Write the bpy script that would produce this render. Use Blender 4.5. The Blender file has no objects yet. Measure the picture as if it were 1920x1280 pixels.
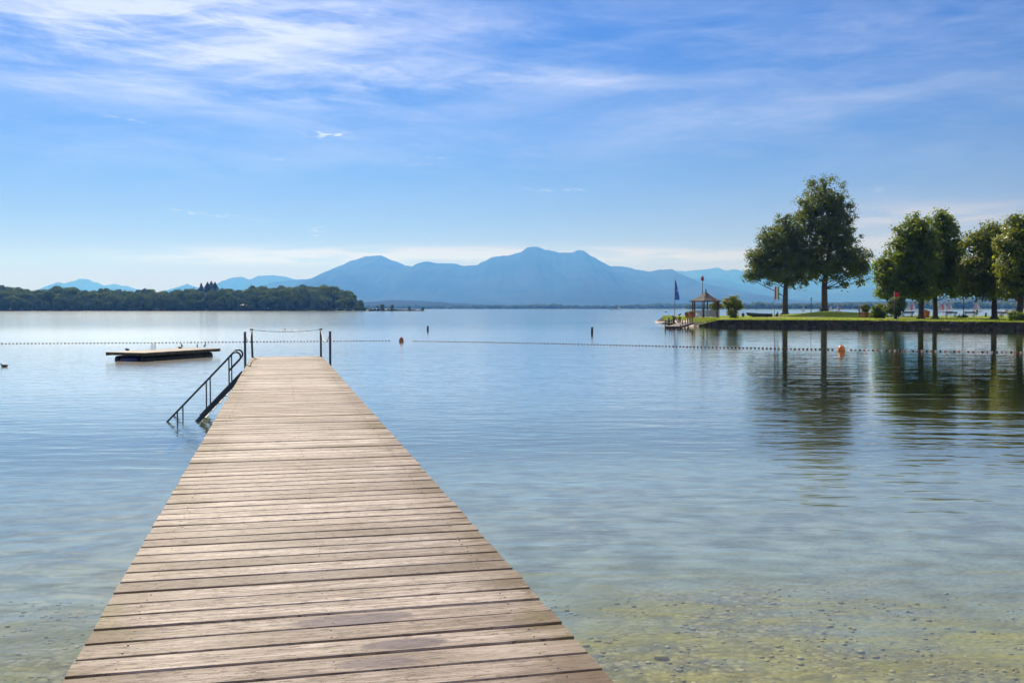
import bpy, bmesh, math, random
from mathutils import Vector, Matrix, noise as mnoise
R = math.radians
random.seed(7)
SC = bpy.context.scene
COL = SC.collection

# ------------------------------------------------------------------ camera
F = 1850.0                       # focal length in pixels of the 1920 px photograph
EYE = 2.75                       # metres above the lake
PITCH = math.atan(62.0 / F)
cam_d = bpy.data.cameras.new('camera')
cam_d.sensor_width = 36.0
cam_d.lens = F / 1920.0 * 36.0
cam_d.clip_start = 0.05
cam_d.clip_end = 80000
cam = bpy.data.objects.new('camera', cam_d)
COL.objects.link(cam)
cam.location = (0, 0, EYE)
cam.rotation_euler = (R(90) - PITCH, 0, 0)
SC.camera = cam

# ------------------------------------------------------------------ exposure and engine
SC.view_settings.view_transform = 'Standard'
SC.view_settings.look = 'None'
SC.view_settings.exposure = 0.3
SC.view_settings.gamma = 1.0
SC.render.engine = 'CYCLES'
SC.cycles.use_denoising = True
SC.cycles.max_bounces = 8
SC.cycles.transparent_max_bounces = 12
SC.cycles.volume_bounces = 0
SC.cycles.sample_clamp_indirect = 6.0
SC.cycles.caustics_reflective = False
SC.cycles.caustics_refractive = False

# ------------------------------------------------------------------ node helpers
class X:
    """a socket with arithmetic, so that shaders can be written as formulas"""
    nt = None
    def __init__(self, s): self.s = s
    @staticmethod
    def m(op, *a, clamp=False):
        n = X.nt.nodes.new('ShaderNodeMath'); n.operation = op; n.use_clamp = clamp
        for i, v in enumerate(a): X.put(n.inputs[i], v)
        return X(n.outputs[0])
    @staticmethod
    def put(inp, v):
        if isinstance(v, X): X.nt.links.new(v.s, inp)
        elif isinstance(v, bpy.types.NodeSocket): X.nt.links.new(v, inp)
        elif isinstance(v, (tuple, list)) and inp.type == 'RGBA' and len(v) == 3: inp.default_value = (*v, 1)
        else: inp.default_value = v
    def __add__(a, b): return X.m('ADD', a, b)
    __radd__ = __add__
    def __sub__(a, b): return X.m('SUBTRACT', a, b)
    def __rsub__(a, b): return X.m('SUBTRACT', b, a)
    def __mul__(a, b): return X.m('MULTIPLY', a, b)
    __rmul__ = __mul__
    def __truediv__(a, b): return X.m('DIVIDE', a, b)

def node(t, out=0, props=None, **inp):
    n = X.nt.nodes.new(t)
    for k, v in (props or {}).items(): setattr(n, k, v)
    for k, v in inp.items():
        k = k.replace('_', ' ')
        X.put(n.inputs[int(k[1:])] if (k[0] == 'i' and k[1:].isdigit()) else n.inputs[k], v)
    return X(n.outputs[out])

def sstep(x, a, b, lo=0.0, hi=1.0):
    return node('ShaderNodeMapRange', 0, {'interpolation_type': 'SMOOTHSTEP'}, i0=x, i1=a, i2=b, i3=lo, i4=hi)
def lin(x, a, b, lo=0.0, hi=1.0):
    return node('ShaderNodeMapRange', 0, None, i0=x, i1=a, i2=b, i3=lo, i4=hi)
def mixc(f, a, b, mode='MIX'):
    n = X.nt.nodes.new('ShaderNodeMix'); n.data_type = 'RGBA'; n.blend_type = mode
    X.put(n.inputs[0], f); X.put(n.inputs[6], a); X.put(n.inputs[7], b)
    return X(n.outputs[2])
def noise(vec, scale, detail=3, rough=0.5, dist=0.0, out=0):
    return node('ShaderNodeTexNoise', out, None, Vector=vec, Scale=scale, Detail=detail, Roughness=rough, Distortion=dist)
def xyz(a, b, c=0.0):
    return node('ShaderNodeCombineXYZ', 0, None, i0=a, i1=b, i2=c)
def sep(v):
    n = X.nt.nodes.new('ShaderNodeSeparateXYZ'); X.put(n.inputs[0], v)
    return X(n.outputs[0]), X(n.outputs[1]), X(n.outputs[2])
def ocoord(): return node('ShaderNodeTexCoord', 3)
def new_mat(name):
    m = bpy.data.materials.new(name); m.use_nodes = True
    m.node_tree.nodes.clear(); X.nt = m.node_tree
    return m
def finish(m, shader, vol=None):
    o = X.nt.nodes.new('ShaderNodeOutputMaterial')
    if shader is not None: X.nt.links.new(shader.s, o.inputs[0])
    if vol is not None: X.nt.links.new(vol.s, o.inputs[1])
    return m
def bsdf(color, rough=0.6, normal=None, metal=0.0, spec=0.5):
    kw = dict(Base_Color=color, Roughness=rough, Metallic=metal)
    n = node('ShaderNodeBsdfPrincipled', 0, None, **kw)
    p = n.s.node
    p.inputs['Specular IOR Level'].default_value = spec
    if normal is not None: X.put(p.inputs['Normal'], normal)
    return n
def bump(h, dist=1.0, strength=1.0, normal=None):
    n = X.nt.nodes.new('ShaderNodeBump')
    n.inputs['Strength'].default_value = strength; n.inputs['Distance'].default_value = dist
    X.put(n.inputs['Height'], h)
    if normal is not None: X.put(n.inputs['Normal'], normal)
    return X(n.outputs[0])

# ------------------------------------------------------------------ sun and sky
SUN_EL, SUN_AZ = 37.5, -22.0
S = Vector((math.sin(R(SUN_AZ)) * math.cos(R(SUN_EL)), math.cos(R(SUN_AZ)) * math.cos(R(SUN_EL)), math.sin(R(SUN_EL))))
sun_d = bpy.data.lights.new('sun', 'SUN')
sun_d.energy = 5.0
sun_d.angle = R(0.53)
sun_d.color = (1.0, 0.93, 0.84)
sun = bpy.data.objects.new('sun', sun_d)
COL.objects.link(sun)
sun.location = (0, 0, 60)
sun.rotation_euler = (-S).to_track_quat('-Z', 'Y').to_euler()

W = bpy.data.worlds.new('World'); SC.world = W; W.use_nodes = True
X.nt = W.node_tree; X.nt.nodes.clear()
sky = X.nt.nodes.new('ShaderNodeTexSky'); sky.sky_type = 'NISHITA'; sky.sun_disc = False
sky.sun_elevation = R(SUN_EL); sky.sun_rotation = R(SUN_AZ)
sky.altitude = 500; sky.air_density = 1.0; sky.dust_density = 0.08; sky.ozone_density = 3.0
gx, gy, gz = sep(node('ShaderNodeTexCoord', 0))
az = X.m('ARCTAN2', gx, gy) * 57.2958
el = X.m('ARCSINE', gz) * 57.2958
def blob(a0, e0, sa, se, tilt=0.0):
    da = (az - a0); de = (el - e0) - da * tilt
    return X.m('EXPONENT', (da * da / (2.0 * sa * sa) + de * de / (2.0 * se * se)) * -1.0)
warp = noise(xyz(az * 0.05, el * 0.16), 1.0, 3, 0.5)
cir = noise(xyz(az * 0.06 + warp * 1.1, el * 0.36 - az * 0.022 + warp * 1.9, 3.1), 1.0, 11, 0.64, 0.25)
cir2 = noise(xyz(az * 0.2 + warp * 2.0, el * 1.1 + az * 0.11, 8.7), 1.0, 10, 0.68, 0.3)
fib = sstep(cir, 0.36, 0.70) * 0.72 + sstep(cir2, 0.40, 0.72) * 0.42
area = blob(-19, 15.3, 7.5, 1.3, 0.0) * 1.3 + blob(-9, 13.1, 6.5, 0.7, -0.02) * 0.55 + blob(-17, 11.6, 8, 0.9, 0.02) * 0.5 \
     + blob(-25, 13.4, 5, 1.2) * 0.5 + blob(-9, 16.6, 7, 0.9, -0.06) * 0.35 + blob(2, 13.0, 5, 0.45, -0.05) * 0.4 + blob(-13, 12.5, 12, 3.0) * 0.16 + blob(1, 15.0, 11, 1.8, -0.02) * 0.06 \
     + blob(19, 14.5, 12, 4.0) * 0.24 + blob(8, 9.2, 12, 0.9, 0.01) * 0.12 + blob(-20, 8.2, 9, 1.1) * 0.14 + blob(13, 11.0, 9, 0.7, 0.01) * 0.16 + blob(0, 8.0, 26, 1.6, 0.01) * 0.05 + sstep(el, 18.5, 28.0) * 0.45
cirrus = X.m('MULTIPLY', area, fib * 1.05 + 0.12)
# low bank of pale cloud above the mountains, ragged along its lower edge
lowwarp = noise(xyz(az * 0.22, el * 1.1, 1.3), 1.0, 5, 0.6)
lown = sstep(noise(xyz(az * 0.16, el * 1.7 + lowwarp * 0.8, 5.0), 1.0, 6, 0.55), 0.38, 0.6)
low = (blob(-9, 3.05, 7, 0.28, 0.012) + blob(9, 2.95, 9, 0.33, 0.0) * 0.8 + blob(0, 3.2, 6, 0.22) * 0.7 + blob(20.3, 4.3, 2.2, 0.8) * 0.8 + blob(-15, 2.9, 4, 0.3) * 0.8
       + blob(25, 4.9, 3.0, 0.5) * 0.5) * (lown * 0.75 + 0.2)
# small scattered puffs
pn = sstep(noise(xyz(az * 1.7, el * 6.0, 2.0), 1.0, 6, 0.62), 0.44, 0.68)
puff = (blob(-10.5, 9.75, 0.75, 0.13) * 1.5 + (blob(-23.9, 10.6, 0.3, 0.07, -0.1) + blob(-21.5, 10.1, 0.9, 0.05, -0.12)) * 0.6 + blob(-18.3, 5.3, 0.7, 0.06, -0.09) * 0.6
        + (blob(1.6, 6.8, 0.5, 0.06, -0.06) + blob(-12.8, 8.3, 0.5, 0.05) + blob(-5.5, 8.2, 0.6, 0.05) + blob(-4.2, 8.6, 0.4, 0.05)) * 0.55
        + blob(-11.1, 4.3, 0.25, 0.22) + blob(3.6, 6.8, 0.5, 0.05) + blob(20.4, 6.4, 0.9, 0.1) * 0.4 + blob(-16.5, 5.1, 1.6, 0.08, -0.06) * 0.5) * pn
horizon = X.m('MINIMUM', X.m('EXPONENT', X.m('MAXIMUM', el, 0.0) * -0.235) * 1.4, 0.95)
hsv = node('ShaderNodeHueSaturation', 0, None, Saturation=1.35, Value=1.0, Color=X(sky.outputs[0]))
base = mixc(1.0, hsv, (0.185, 0.40, 0.79), 'MULTIPLY')
base = mixc(horizon, base, (5.5, 3.9, 3.3))
base = mixc(sstep(el, 15.0, 24.0) * sstep(el, 70.0, 40.0) * 0.5, base, (7.2, 7.2, 7.4))
c1 = mixc(X.m('MINIMUM', cirrus, 0.92), base, (7.3, 7.7, 10.2))
c2 = mixc(X.m('MINIMUM', low, 0.85), c1, (7.2, 6.2, 6.1))
c3 = mixc(X.m('MINIMUM', puff * 0.8, 0.85), c2, (8.2, 8.5, 9.4))
bg = X.nt.nodes.new('ShaderNodeBackground'); bg.inputs[1].default_value = 0.085
X.put(bg.inputs[0], c3)
wo = X.nt.nodes.new('ShaderNodeOutputWorld'); X.nt.links.new(bg.outputs[0], wo.inputs[0])

# ------------------------------------------------------------------ geometry helpers
FW = Vector((0, math.cos(PITCH), -math.sin(PITCH))); UP = Vector((0, math.sin(PITCH), math.cos(PITCH)))
def ray(px, py): return FW + Vector((1, 0, 0)) * ((px - 960) / F) + UP * ((640 - py) / F)
def G(px, py, z=0.0):            # where the sight line meets the level z
    d = ray(px, py); t = (z - EYE) / d.z
    return Vector((d.x * t, d.y * t, z))
def D(px, py, Y):                # the point of the sight line at distance Y
    d = ray(px, py); t = Y / d.y
    return Vector((d.x * t, Y, EYE + d.z * t))
def XP(px, Y): return (px - 960) / F * Y

class MB:
    """collects shapes into one mesh"""
    def __init__(self): self.v = []; self.f = []; self.mi = []; self.sm = []
    def add(self, vs, fs, mi=0, smooth=False):
        o = len(self.v)
        self.v.extend([tuple(p) for p in vs]); self.f.extend([tuple(i + o for i in f) for f in fs])
        self.mi.extend([mi] * len(fs)); self.sm.extend([smooth] * len(fs))
        return self
    def box(self, c, s, rz=0.0, mi=0, M=None, bev=0.0):
        hx, hy, hz = s[0] / 2, s[1] / 2, s[2] / 2
        if M is None: M = Matrix.Translation(Vector(c)) @ Matrix.Rotation(rz, 4, 'Z')
        if bev <= 0:
            vs = [M @ Vector((x, y, z)) for z in (-hz, hz) for y in (-hy, hy) for x in (-hx, hx)]
            fs = [(0, 2, 3, 1), (4, 5, 7, 6), (0, 1, 5, 4), (2, 6, 7, 3), (0, 4, 6, 2), (1, 3, 7, 5)]
            return self.add(vs, fs, mi)
        bm = bmesh.new(); bmesh.ops.create_cube(bm, size=1.0)
        for v in bm.verts: v.co = Vector((v.co.x * s[0], v.co.y * s[1], v.co.z * s[2]))
        bmesh.ops.bevel(bm, geom=bm.edges[:], offset=min(bev, 0.45 * min(s)), segments=2, affect='EDGES')
        for v in bm.verts: v.co = M @ v.co
        bm.verts.index_update()
        self.add([v.co.copy() for v in bm.verts], [[v.index for v in f.verts] for f in bm.faces], mi); bm.free()
        return self
    def bar(self, a, b, w, h, mi=0):          # square section between two points
        a = Vector(a); b = Vector(b); d = b - a; L = d.length; d.normalize()
        up = Vector((0, 0, 1)) if abs(d.z) < 0.95 else Vector((0, 1, 0))
        x = d.cross(up).normalized(); z = x.cross(d)
        M = Matrix((( x.x, d.x, z.x, (a.x + b.x) / 2), (x.y, d.y, z.y, (a.y + b.y) / 2), (x.z, d.z, z.z, (a.z + b.z) / 2), (0, 0, 0, 1)))
        return self.box(None, (w, L, h), M=M, mi=mi)
    def tube(self, pts, r, n=10, mi=0, cap=True):
        pts = [Vector(p) for p in pts]; rs = r if isinstance(r, (list, tuple)) else [r] * len(pts)
        vs = []; fs = []; prev = None
        for i, p in enumerate(pts):
            d = (pts[min(i + 1, len(pts) - 1)] - pts[max(i - 1, 0)])
            if d.length < 1e-9: d = Vector((0, 0, 1))
            d.normalize()
            if prev is None:
                a = Vector((0, 0, 1)) if abs(d.z) < 0.9 else Vector((1, 0, 0))
                x = d.cross(a).normalized()
            else:
                x = (prev - d * prev.dot(d)).normalized()
            prev = x; y = d.cross(x)
            for k in range(n):
                t = 2 * math.pi * k / n
                vs.append(p + (x * math.cos(t) + y * math.sin(t)) * rs[i])
        for i in range(len(pts) - 1):
            for k in range(n):
                a = i * n + k; b = i * n + (k + 1) % n
                fs.append((a, b, b + n, a + n))
        if cap:
            fs.append(tuple(reversed(range(n)))); fs.append(tuple(range((len(pts) - 1) * n, len(pts) * n)))
        return self.add(vs, fs, mi, True)
    def lathe(self, c, prof, n=16, mi=0, sx=1.0, sy=1.0):
        c = Vector(c); vs = []; fs = []
        for r, z in prof:
            for k in range(n):
                t = 2 * math.pi * k / n
                vs.append(c + Vector((r * math.cos(t) * sx, r * math.sin(t) * sy, z)))
        m = len(prof)
        for i in range(m - 1):
            for k in range(n):
                a = i * n + k; b = i * n + (k + 1) % n
                fs.append((a, b, b + n, a + n))
        fs.append(tuple(reversed(range(n)))); fs.append(tuple(range((m - 1) * n, m * n)))
        return self.add(vs, fs, mi, True)
    def ball(self, c, r, n=12, m=8, mi=0):
        if not isinstance(r, (tuple, list)): r = (r, r, r)
        prof = [(math.sin(math.pi * i / m), -math.cos(math.pi * i / m)) for i in range(m + 1)]
        prof[0] = (0.02, -1); prof[-1] = (0.02, 1)
        o = len(self.v); self.lathe((0, 0, 0), prof, n, mi)
        for i in range(o, len(self.v)):
            p = self.v[i]; self.v[i] = (c[0] + p[0] * r[0], c[1] + p[1] * r[1], c[2] + p[2] * r[2])
        return self
    def build(self, name, mats, parent=None, loc=None):
        me = bpy.data.meshes.new(name)
        me.from_pydata(self.v, [], self.f)
        if not isinstance(mats, (list, tuple)): mats = [mats]
        for m in mats: me.materials.append(m)
        me.polygons.foreach_set('material_index', self.mi)
        me.polygons.foreach_set('use_smooth', self.sm)
        me.update()
        o = bpy.data.objects.new(name, me); COL.objects.link(o)
        if parent is not None: o.parent = parent
        if loc is not None: o.location = loc
        return o

def tag(o, label=None, cat=None, group=None, kind=None):
    if label: o['label'] = label
    if cat: o['category'] = cat
    if group: o['group'] = group
    if kind: o['kind'] = kind
    return o
def thing(name, loc, label, cat, group=None, rz=0.0):
    o = bpy.data.objects.new(name, None); COL.objects.link(o)
    o.empty_display_size = 0.2
    o.location = loc; o.rotation_euler = (0, 0, rz)
    return tag(o, label, cat, group)
def dup(root, loc, rz=None, label=None, scale=None):
    r = root.copy(); COL.objects.link(r); r.location = loc
    if rz is not None: r.rotation_euler = (0, 0, rz)
    if label: r['label'] = label
    if scale is not None: r.scale = scale
    for ch in [c for c in bpy.data.objects if c.parent == root]:
        c = ch.copy(); COL.objects.link(c); c.parent = r
        for g in [q for q in bpy.data.objects if q.parent == ch]:
            d = g.copy(); COL.objects.link(d); d.parent = c
    return r

# ------------------------------------------------------------------ materials
def simple(name, col, rough=0.6, var=0.25, scale=6.0, metal=0.0, spec=0.5, bmp=0.0):
    m = new_mat(name); c = ocoord()
    n = noise(c, scale, 5, 0.6)
    dark = tuple(x * (1 - var) for x in col); lite = tuple(min(1, x * (1 + var)) for x in col)
    f = sstep(n, 0.3, 0.7)
    return finish(m, bsdf(mixc(f, dark, lite), rough, bump(noise(c, scale * 6, 4), bmp) if bmp else None, metal, spec))

def leaf_mat(name, a, b, trans, tf=0.45, spec=0.5):
    m = new_mat(name)
    rnd = node('ShaderNodeNewGeometry', 'Random Per Island')
    c = mixc(rnd, a, b)
    big = noise(ocoord(), 0.35, 3)
    c = mixc(sstep(big, 0.35, 0.65) * 0.6, c, tuple(x * 0.75 for x in a))
    d = node('ShaderNodeBsdfPrincipled', 0, None, Base_Color=c, Roughness=0.42)
    d.s.node.inputs['Specular IOR Level'].default_value = spec
    t = node('ShaderNodeBsdfTranslucent', 0, None, Color=mixc(rnd, trans, tuple(x * 0.6 for x in trans)))
    return finish(m, node('ShaderNodeMixShader', 0, None, i0=tf, i1=d, i2=t))

MAT = {}
# weathered pier wood: boards run along the local x axis
m = new_mat('weathered_wood')
c = ocoord(); cx, cy, cz = sep(c)
rnd = node('ShaderNodeNewGeometry', 'Random Per Island')
off = rnd * 57.0
g1 = noise(xyz(cx * 1.6 + off, cy * 34.0, off), 1.0, 6, 0.62, 0.6)
g2 = noise(xyz(cx * 5.0 + off, cy * 110.0, off), 1.0, 4, 0.6)
st = noise(xyz(cx * 1.1 + off * 0.3, cy * 2.6, off), 1.0, 5, 0.6, 0.5)
big = noise(c, 0.32, 4, 0.6)
col = mixc(rnd, (0.30, 0.243, 0.20), (0.74, 0.64, 0.56))
rnd2 = X.m('FRACT', rnd * 13.71)
col = mixc(sstep(rnd2, 0.70, 0.92) * 0.7, col, (0.24, 0.20, 0.172))
col = mixc(sstep(rnd2, 0.25, 0.05) * 0.5, col, (0.68, 0.59, 0.51))
col = mixc(sstep(big, 0.38, 0.64) * 0.5, col, (0.29, 0.205, 0.145))
col = mixc(sstep(g1, 0.43, 0.57) * 0.68, col, (0.17, 0.125, 0.092))
col = mixc(sstep(g2, 0.48, 0.62) * 0.55, col, (0.115, 0.09, 0.072))
edge = X.m('MAXIMUM', sstep(cx, 0.95, 1.42), sstep(cx, -0.45, -0.93))
col = mixc(sstep(st, 0.44, 0.58) * (edge * 0.8 + 0.34), col, (0.115, 0.08, 0.045))
col = mixc(edge * 0.5, col, (0.17, 0.115, 0.07))
alg = noise(xyz(cx * 1.5, cy * 0.55, 4.0), 1.0, 5, 0.6)
col = mixc(sstep(alg, 0.54, 0.7) * edge * 0.8, col, (0.17, 0.15, 0.05))
chk = noise(xyz(cx * 13.0 + off, cy * 75.0, off), 1.0, 3, 0.7)
col = mixc(sstep(chk, 0.56, 0.64) * 0.85, col, (0.085, 0.06, 0.042))
tone = noise(xyz(cx * 0.7 + off, cy * 0.02 + off, 2.0), 1.0, 3, 0.5)
col = mixc(sstep(tone, 0.45, 0.7) * 0.35, col, (0.58, 0.49, 0.40))
# knots
kn = node('ShaderNodeTexVoronoi', 0, None, Vector=xyz(cx * 2.2 + off, cy * 7.0, 0.0), Scale=1.0)
col = mixc(sstep(kn, 0.10, 0.02) * 0.8, col, (0.14, 0.085, 0.05))
# damp patches left on three boards
def damp(u, v, su, sv):
    a = (cx - u) / su; b = (cy - v) / sv
    return a * a + b * b + noise(c, 9.0, 4) * 0.8
wet = sstep(damp(0.36, 5.09, 0.36, 0.105), 1.3, 0.95) + sstep(damp(0.57, 4.66, 0.24, 0.085), 1.3, 0.9) + sstep(damp(0.42, 4.44, 0.24, 0.085), 1.35, 0.8) * 0.8
wet = X.m('MINIMUM', wet, 1.0)
col = mixc(wet * 0.9, col, (0.10, 0.072, 0.085))
spl = noise(xyz(cx * 0.9 + off, cy * 160.0, off * 2.0), 1.0, 2, 0.5)
col = mixc(sstep(spl, 0.66, 0.72) * sstep(X.m('ABSOLUTE', cx - 0.235), 0.5, 1.1) * 0.8, col, (0.06, 0.045, 0.035))
hgt = g1 * 0.004 + g2 * 0.0022 + st * 0.001 + sstep(chk, 0.56, 0.64) * 0.0015
rough = X.m('SUBTRACT', 0.72, wet * 0.06) - g2 * 0.1
MAT['wood'] = finish(m, bsdf(col, rough, bump(hgt * -1.0 + wet * 0.0006, 1.0, 1.0), 0.0, 0.2))

m = new_mat('lake_water')
c = ocoord(); wx, wy, wz = sep(c)
patch = noise(xyz(wx * 0.012, wy * 0.03, 0.0), 1.0, 3, 0.5)
streak = noise(xyz(wx * 0.0022, wy * 0.022, 7.0), 1.0, 3, 0.5)
amp = sstep(patch, 0.3, 0.7, 0.65, 1.2) * sstep(streak, 0.36, 0.56, 0.45, 1.0)
swell = noise(xyz(wx * 0.16, wy * 0.62 + wx * 0.05, 1.0), 1.0, 2, 0.5, 0.3)
w1 = noise(xyz(wx * 0.8, wy * 1.9 - wx * 0.1, 2.0), 1.0, 2, 0.5, 0.4)
w2 = noise(xyz(wx * 1.9 + wy * 0.5, wy * 4.6, 3.0), 1.0, 2, 0.5, 0.3)
w3 = noise(xyz(wx * 6.0, wy * 12.0, 5.0), 1.0, 2, 0.5)
H = (swell * 0.036 + w1 * 0.0095 + w2 * 0.0030 + w3 * 0.0006 + w1 * sstep(wy, 26.0, 7.0) * 0.022) * amp
# wind ripples too small to model roughen the open lake; the water in the lee of the peninsula stays smooth
lee = sstep(wx - wy * 0.1, 2.0, 9.0) * sstep(wy, 152.0, 138.0)
rip = sstep(wy, 5.0, 34.0) * sstep(wy, 75.0, 170.0, 1.0, 0.62) * X.m('SUBTRACT', 1.0, lee * 0.92)
H = H + (w1 * 0.011 + w2 * 0.0065) * rip
nrm = bump(H, 1.0, 1.0)
# light leaving the water from below sees the same surface: keep the ratio the right way round there
back = node('ShaderNodeNewGeometry', 'Backfacing')
fr = node('ShaderNodeFresnel', 0, None, IOR=1.333 - back * (1.333 - 1.0 / 1.333), Normal=nrm)
gl = node('ShaderNodeBsdfGlossy', 0, None, Color=(0.98, 0.98, 0.97), Roughness=rip * sstep(wy, 45.0, 130.0, 0.10, 0.125) + 0.012, Normal=nrm)
tr = node('ShaderNodeBsdfTransparent', 0, None, Color=(0.94, 0.965, 0.92))
df = node('ShaderNodeBsdfDiffuse', 0, None, Color=(0.42, 0.43, 0.30))
body = node('ShaderNodeMixShader', 0, None, i0=0.05, i1=tr, i2=df)
MAT['water'] = finish(m, node('ShaderNodeMixShader', 0, None, i0=X.m('MULTIPLY', fr, fr * 0.8 + 1.0, clamp=True), i1=body, i2=gl))

m = new_mat('lake_bed_gravel')
c = ocoord(); bx, by, bz = sep(c)
v = node('ShaderNodeTexVoronoi', 1, None, Vector=c, Scale=13.0)
vd = node('ShaderNodeTexVoronoi', 0, None, Vector=c, Scale=13.0)
v2 = node('ShaderNodeTexVoronoi', 1, None, Vector=c, Scale=34.0)
n = noise(c, 0.8, 5, 0.65)
col = mixc(sep(v)[0], (0.12, 0.11, 0.04), (0.44, 0.40, 0.22))
col = mixc(0.4, col, mixc(sep(v2)[1], (0.10, 0.095, 0.04), (0.36, 0.33, 0.18)))
col = mixc(sstep(vd, 0.45, 0.75) * 0.6, col, (0.10, 0.095, 0.05))
col = mixc(sstep(n, 0.40, 0.62) * 0.7, col, (0.30, 0.29, 0.065))
col = mixc(sstep(noise(c, 2.6, 4, 0.6), 0.5, 0.64) * 0.6, col, (0.13, 0.125, 0.05))
col = mixc(sstep(noise(c, 0.35, 3), 0.5, 0.68) * 0.5, col, (0.16, 0.16, 0.07))
marl = sstep(bz + noise(c, 0.5, 4) * 0.5, -0.27, -0.60)
col = mixc(marl * 0.9, col, mixc(sstep(noise(c, 1.3, 5, 0.6), 0.35, 0.65), (0.165, 0.195, 0.16), (0.30, 0.36, 0.32)))
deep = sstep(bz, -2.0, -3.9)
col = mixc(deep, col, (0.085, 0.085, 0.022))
MAT['bed'] = finish(m, bsdf(col, 0.8, bump(vd * -0.02 + n * 0.01, 1.0, 0.7), spec=0.0))
MAT['pebble'] = new_mat('pebble_stone')
rnd = node('ShaderNodeNewGeometry', 'Random Per Island')
col = mixc(rnd, (0.22, 0.20, 0.08), (0.50, 0.46, 0.27))
col = mixc(sstep(noise(ocoord(), 3.0, 4), 0.45, 0.65) * 0.7, col, (0.25, 0.245, 0.07))
finish(MAT['pebble'], bsdf(col, 0.8, spec=0.0))

m = new_mat('lawn_grass')
c = ocoord()
col = mixc(sstep(noise(c, 0.25, 5, 0.6), 0.3, 0.7), (0.19, 0.265, 0.02), (0.29, 0.35, 0.028))
col = mixc(sstep(noise(c, 3.0, 4), 0.45, 0.7) * 0.4, col, (0.36, 0.36, 0.06))
col = mixc(sstep(noise(c, 0.55, 5, 0.65), 0.55, 0.72) * 0.6, col, (0.30, 0.27, 0.12))
col = mixc(sstep(noise(c, 1.7, 4, 0.6), 0.5, 0.7) * 0.5, col, (0.12, 0.18, 0.02))
MAT['lawn'] = finish(m, bsdf(col, 0.8, bump(noise(c, 14.0, 3), 0.05), spec=0.05))
m = new_mat('bank_earth')
c = ocoord(); ex, ey, ez = sep(c)
v = node('ShaderNodeTexVoronoi', 1, None, Vector=c, Scale=2.2)
vd = node('ShaderNodeTexVoronoi', 0, None, Vector=c, Scale=2.2)
col = mixc(sep(v)[0], (0.03, 0.027, 0.022), (0.10, 0.085, 0.065))
col = mixc(sstep(noise(c, 0.9, 4), 0.4, 0.65) * 0.7, col, (0.055, 0.065, 0.022))
MAT['bank'] = finish(m, bsdf(col, 0.85, bump(vd * -0.10 + noise(c, 5.0, 5) * 0.12, 1.0, 0.8), spec=0.05))
MAT['gravel'] = simple('path_gravel', (0.52, 0.44, 0.36), 0.9, 0.2, 8.0)
MAT['shore_sand'] = simple('shore_stones', (0.45, 0.38, 0.32), 0.9, 0.4, 3.0)
MAT['blade'] = leaf_mat('grass_blade', (0.16, 0.23, 0.02), (0.24, 0.28, 0.03), (0.40, 0.50, 0.03), 0.5)

MAT['leaf_dark'] = leaf_mat('linden_leaf', (0.055, 0.085, 0.022), (0.14, 0.18, 0.045), (0.29, 0.37, 0.032), 0.43, 0.4)
MAT['leaf_mid'] = leaf_mat('maple_leaf', (0.065, 0.11, 0.02), (0.155, 0.21, 0.038), (0.37, 0.48, 0.03), 0.46, 0.3)
MAT['leaf_autumn'] = leaf_mat('chestnut_leaf', (0.08, 0.125, 0.02), (0.20, 0.21, 0.04), (0.44, 0.50, 0.03), 0.47, 0.3)
MAT['leaf_bush'] = leaf_mat('bush_leaf', (0.11, 0.14, 0.02), (0.20, 0.22, 0.04), (0.42, 0.45, 0.03), 0.48)
MAT['leaf_conifer'] = leaf_mat('needle_spray', (0.03, 0.055, 0.03), (0.055, 0.085, 0.04), (0.05, 0.08, 0.02), 0.2)
MAT['leaf_forest'] = leaf_mat('forest_leaf', (0.13, 0.18, 0.05), (0.20, 0.25, 0.07), (0.22, 0.28, 0.06), 0.25, 0.0)
MAT['leaf_scrub'] = leaf_mat('scrub_leaf', (0.08, 0.10, 0.035), (0.13, 0.145, 0.05), (0.08, 0.1, 0.03), 0.1, 0.0)
MAT['leaf_reed'] = leaf_mat('reed_leaf', (0.08, 0.09, 0.03), (0.14, 0.13, 0.05), (0.12, 0.13, 0.03), 0.3)
MAT['bark'] = simple('tree_bark', (0.075, 0.06, 0.045), 0.9, 0.4, 3.0, bmp=0.06)
MAT['blue_steel'] = simple('blue_grey_painted_steel', (0.022, 0.040, 0.062), 0.4, 0.25, 9.0, 0.0, 0.5)
MAT['chrome'] = simple('galvanised_steel', (0.35, 0.36, 0.38), 0.35, 0.2, 9.0, 0.9)
MAT['white_rope'] = simple('white_rope', (0.75, 0.74, 0.70), 0.8, 0.1, 40.0)
MAT['chain'] = simple('dark_rope', (0.10, 0.105, 0.11), 0.6, 0.2, 20.0)
MAT['dark_wood'] = simple('dark_tarred_wood', (0.06, 0.05, 0.042), 0.8, 0.4, 4.0, bmp=0.02)
MAT['raft_wood'] = simple('raft_deck_wood', (0.16, 0.118, 0.092), 0.7, 0.25, 3.0)
MAT['raft_side'] = simple('raft_side_wood', (0.085, 0.085, 0.06), 0.8, 0.4, 3.0)
MAT['blue_plastic'] = simple('blue_barrel_plastic', (0.02, 0.06, 0.22), 0.4, 0.2, 4.0)
MAT['black'] = simple('black_rubber', (0.02, 0.021, 0.023), 0.5, 0.3, 8.0)
MAT['orange'] = simple('orange_buoy_plastic', (0.85, 0.27, 0.03), 0.35, 0.12, 4.0)
MAT['rust_orange'] = simple('rusty_orange_buoy', (0.42, 0.14, 0.035), 0.6, 0.35, 6.0)
MAT['white'] = simple('white_paint', (0.78, 0.78, 0.76), 0.5, 0.06, 3.0)
MAT['offwhite'] = simple('weathered_white_paint', (0.42, 0.43, 0.42), 0.7, 0.2, 3.0)
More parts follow.
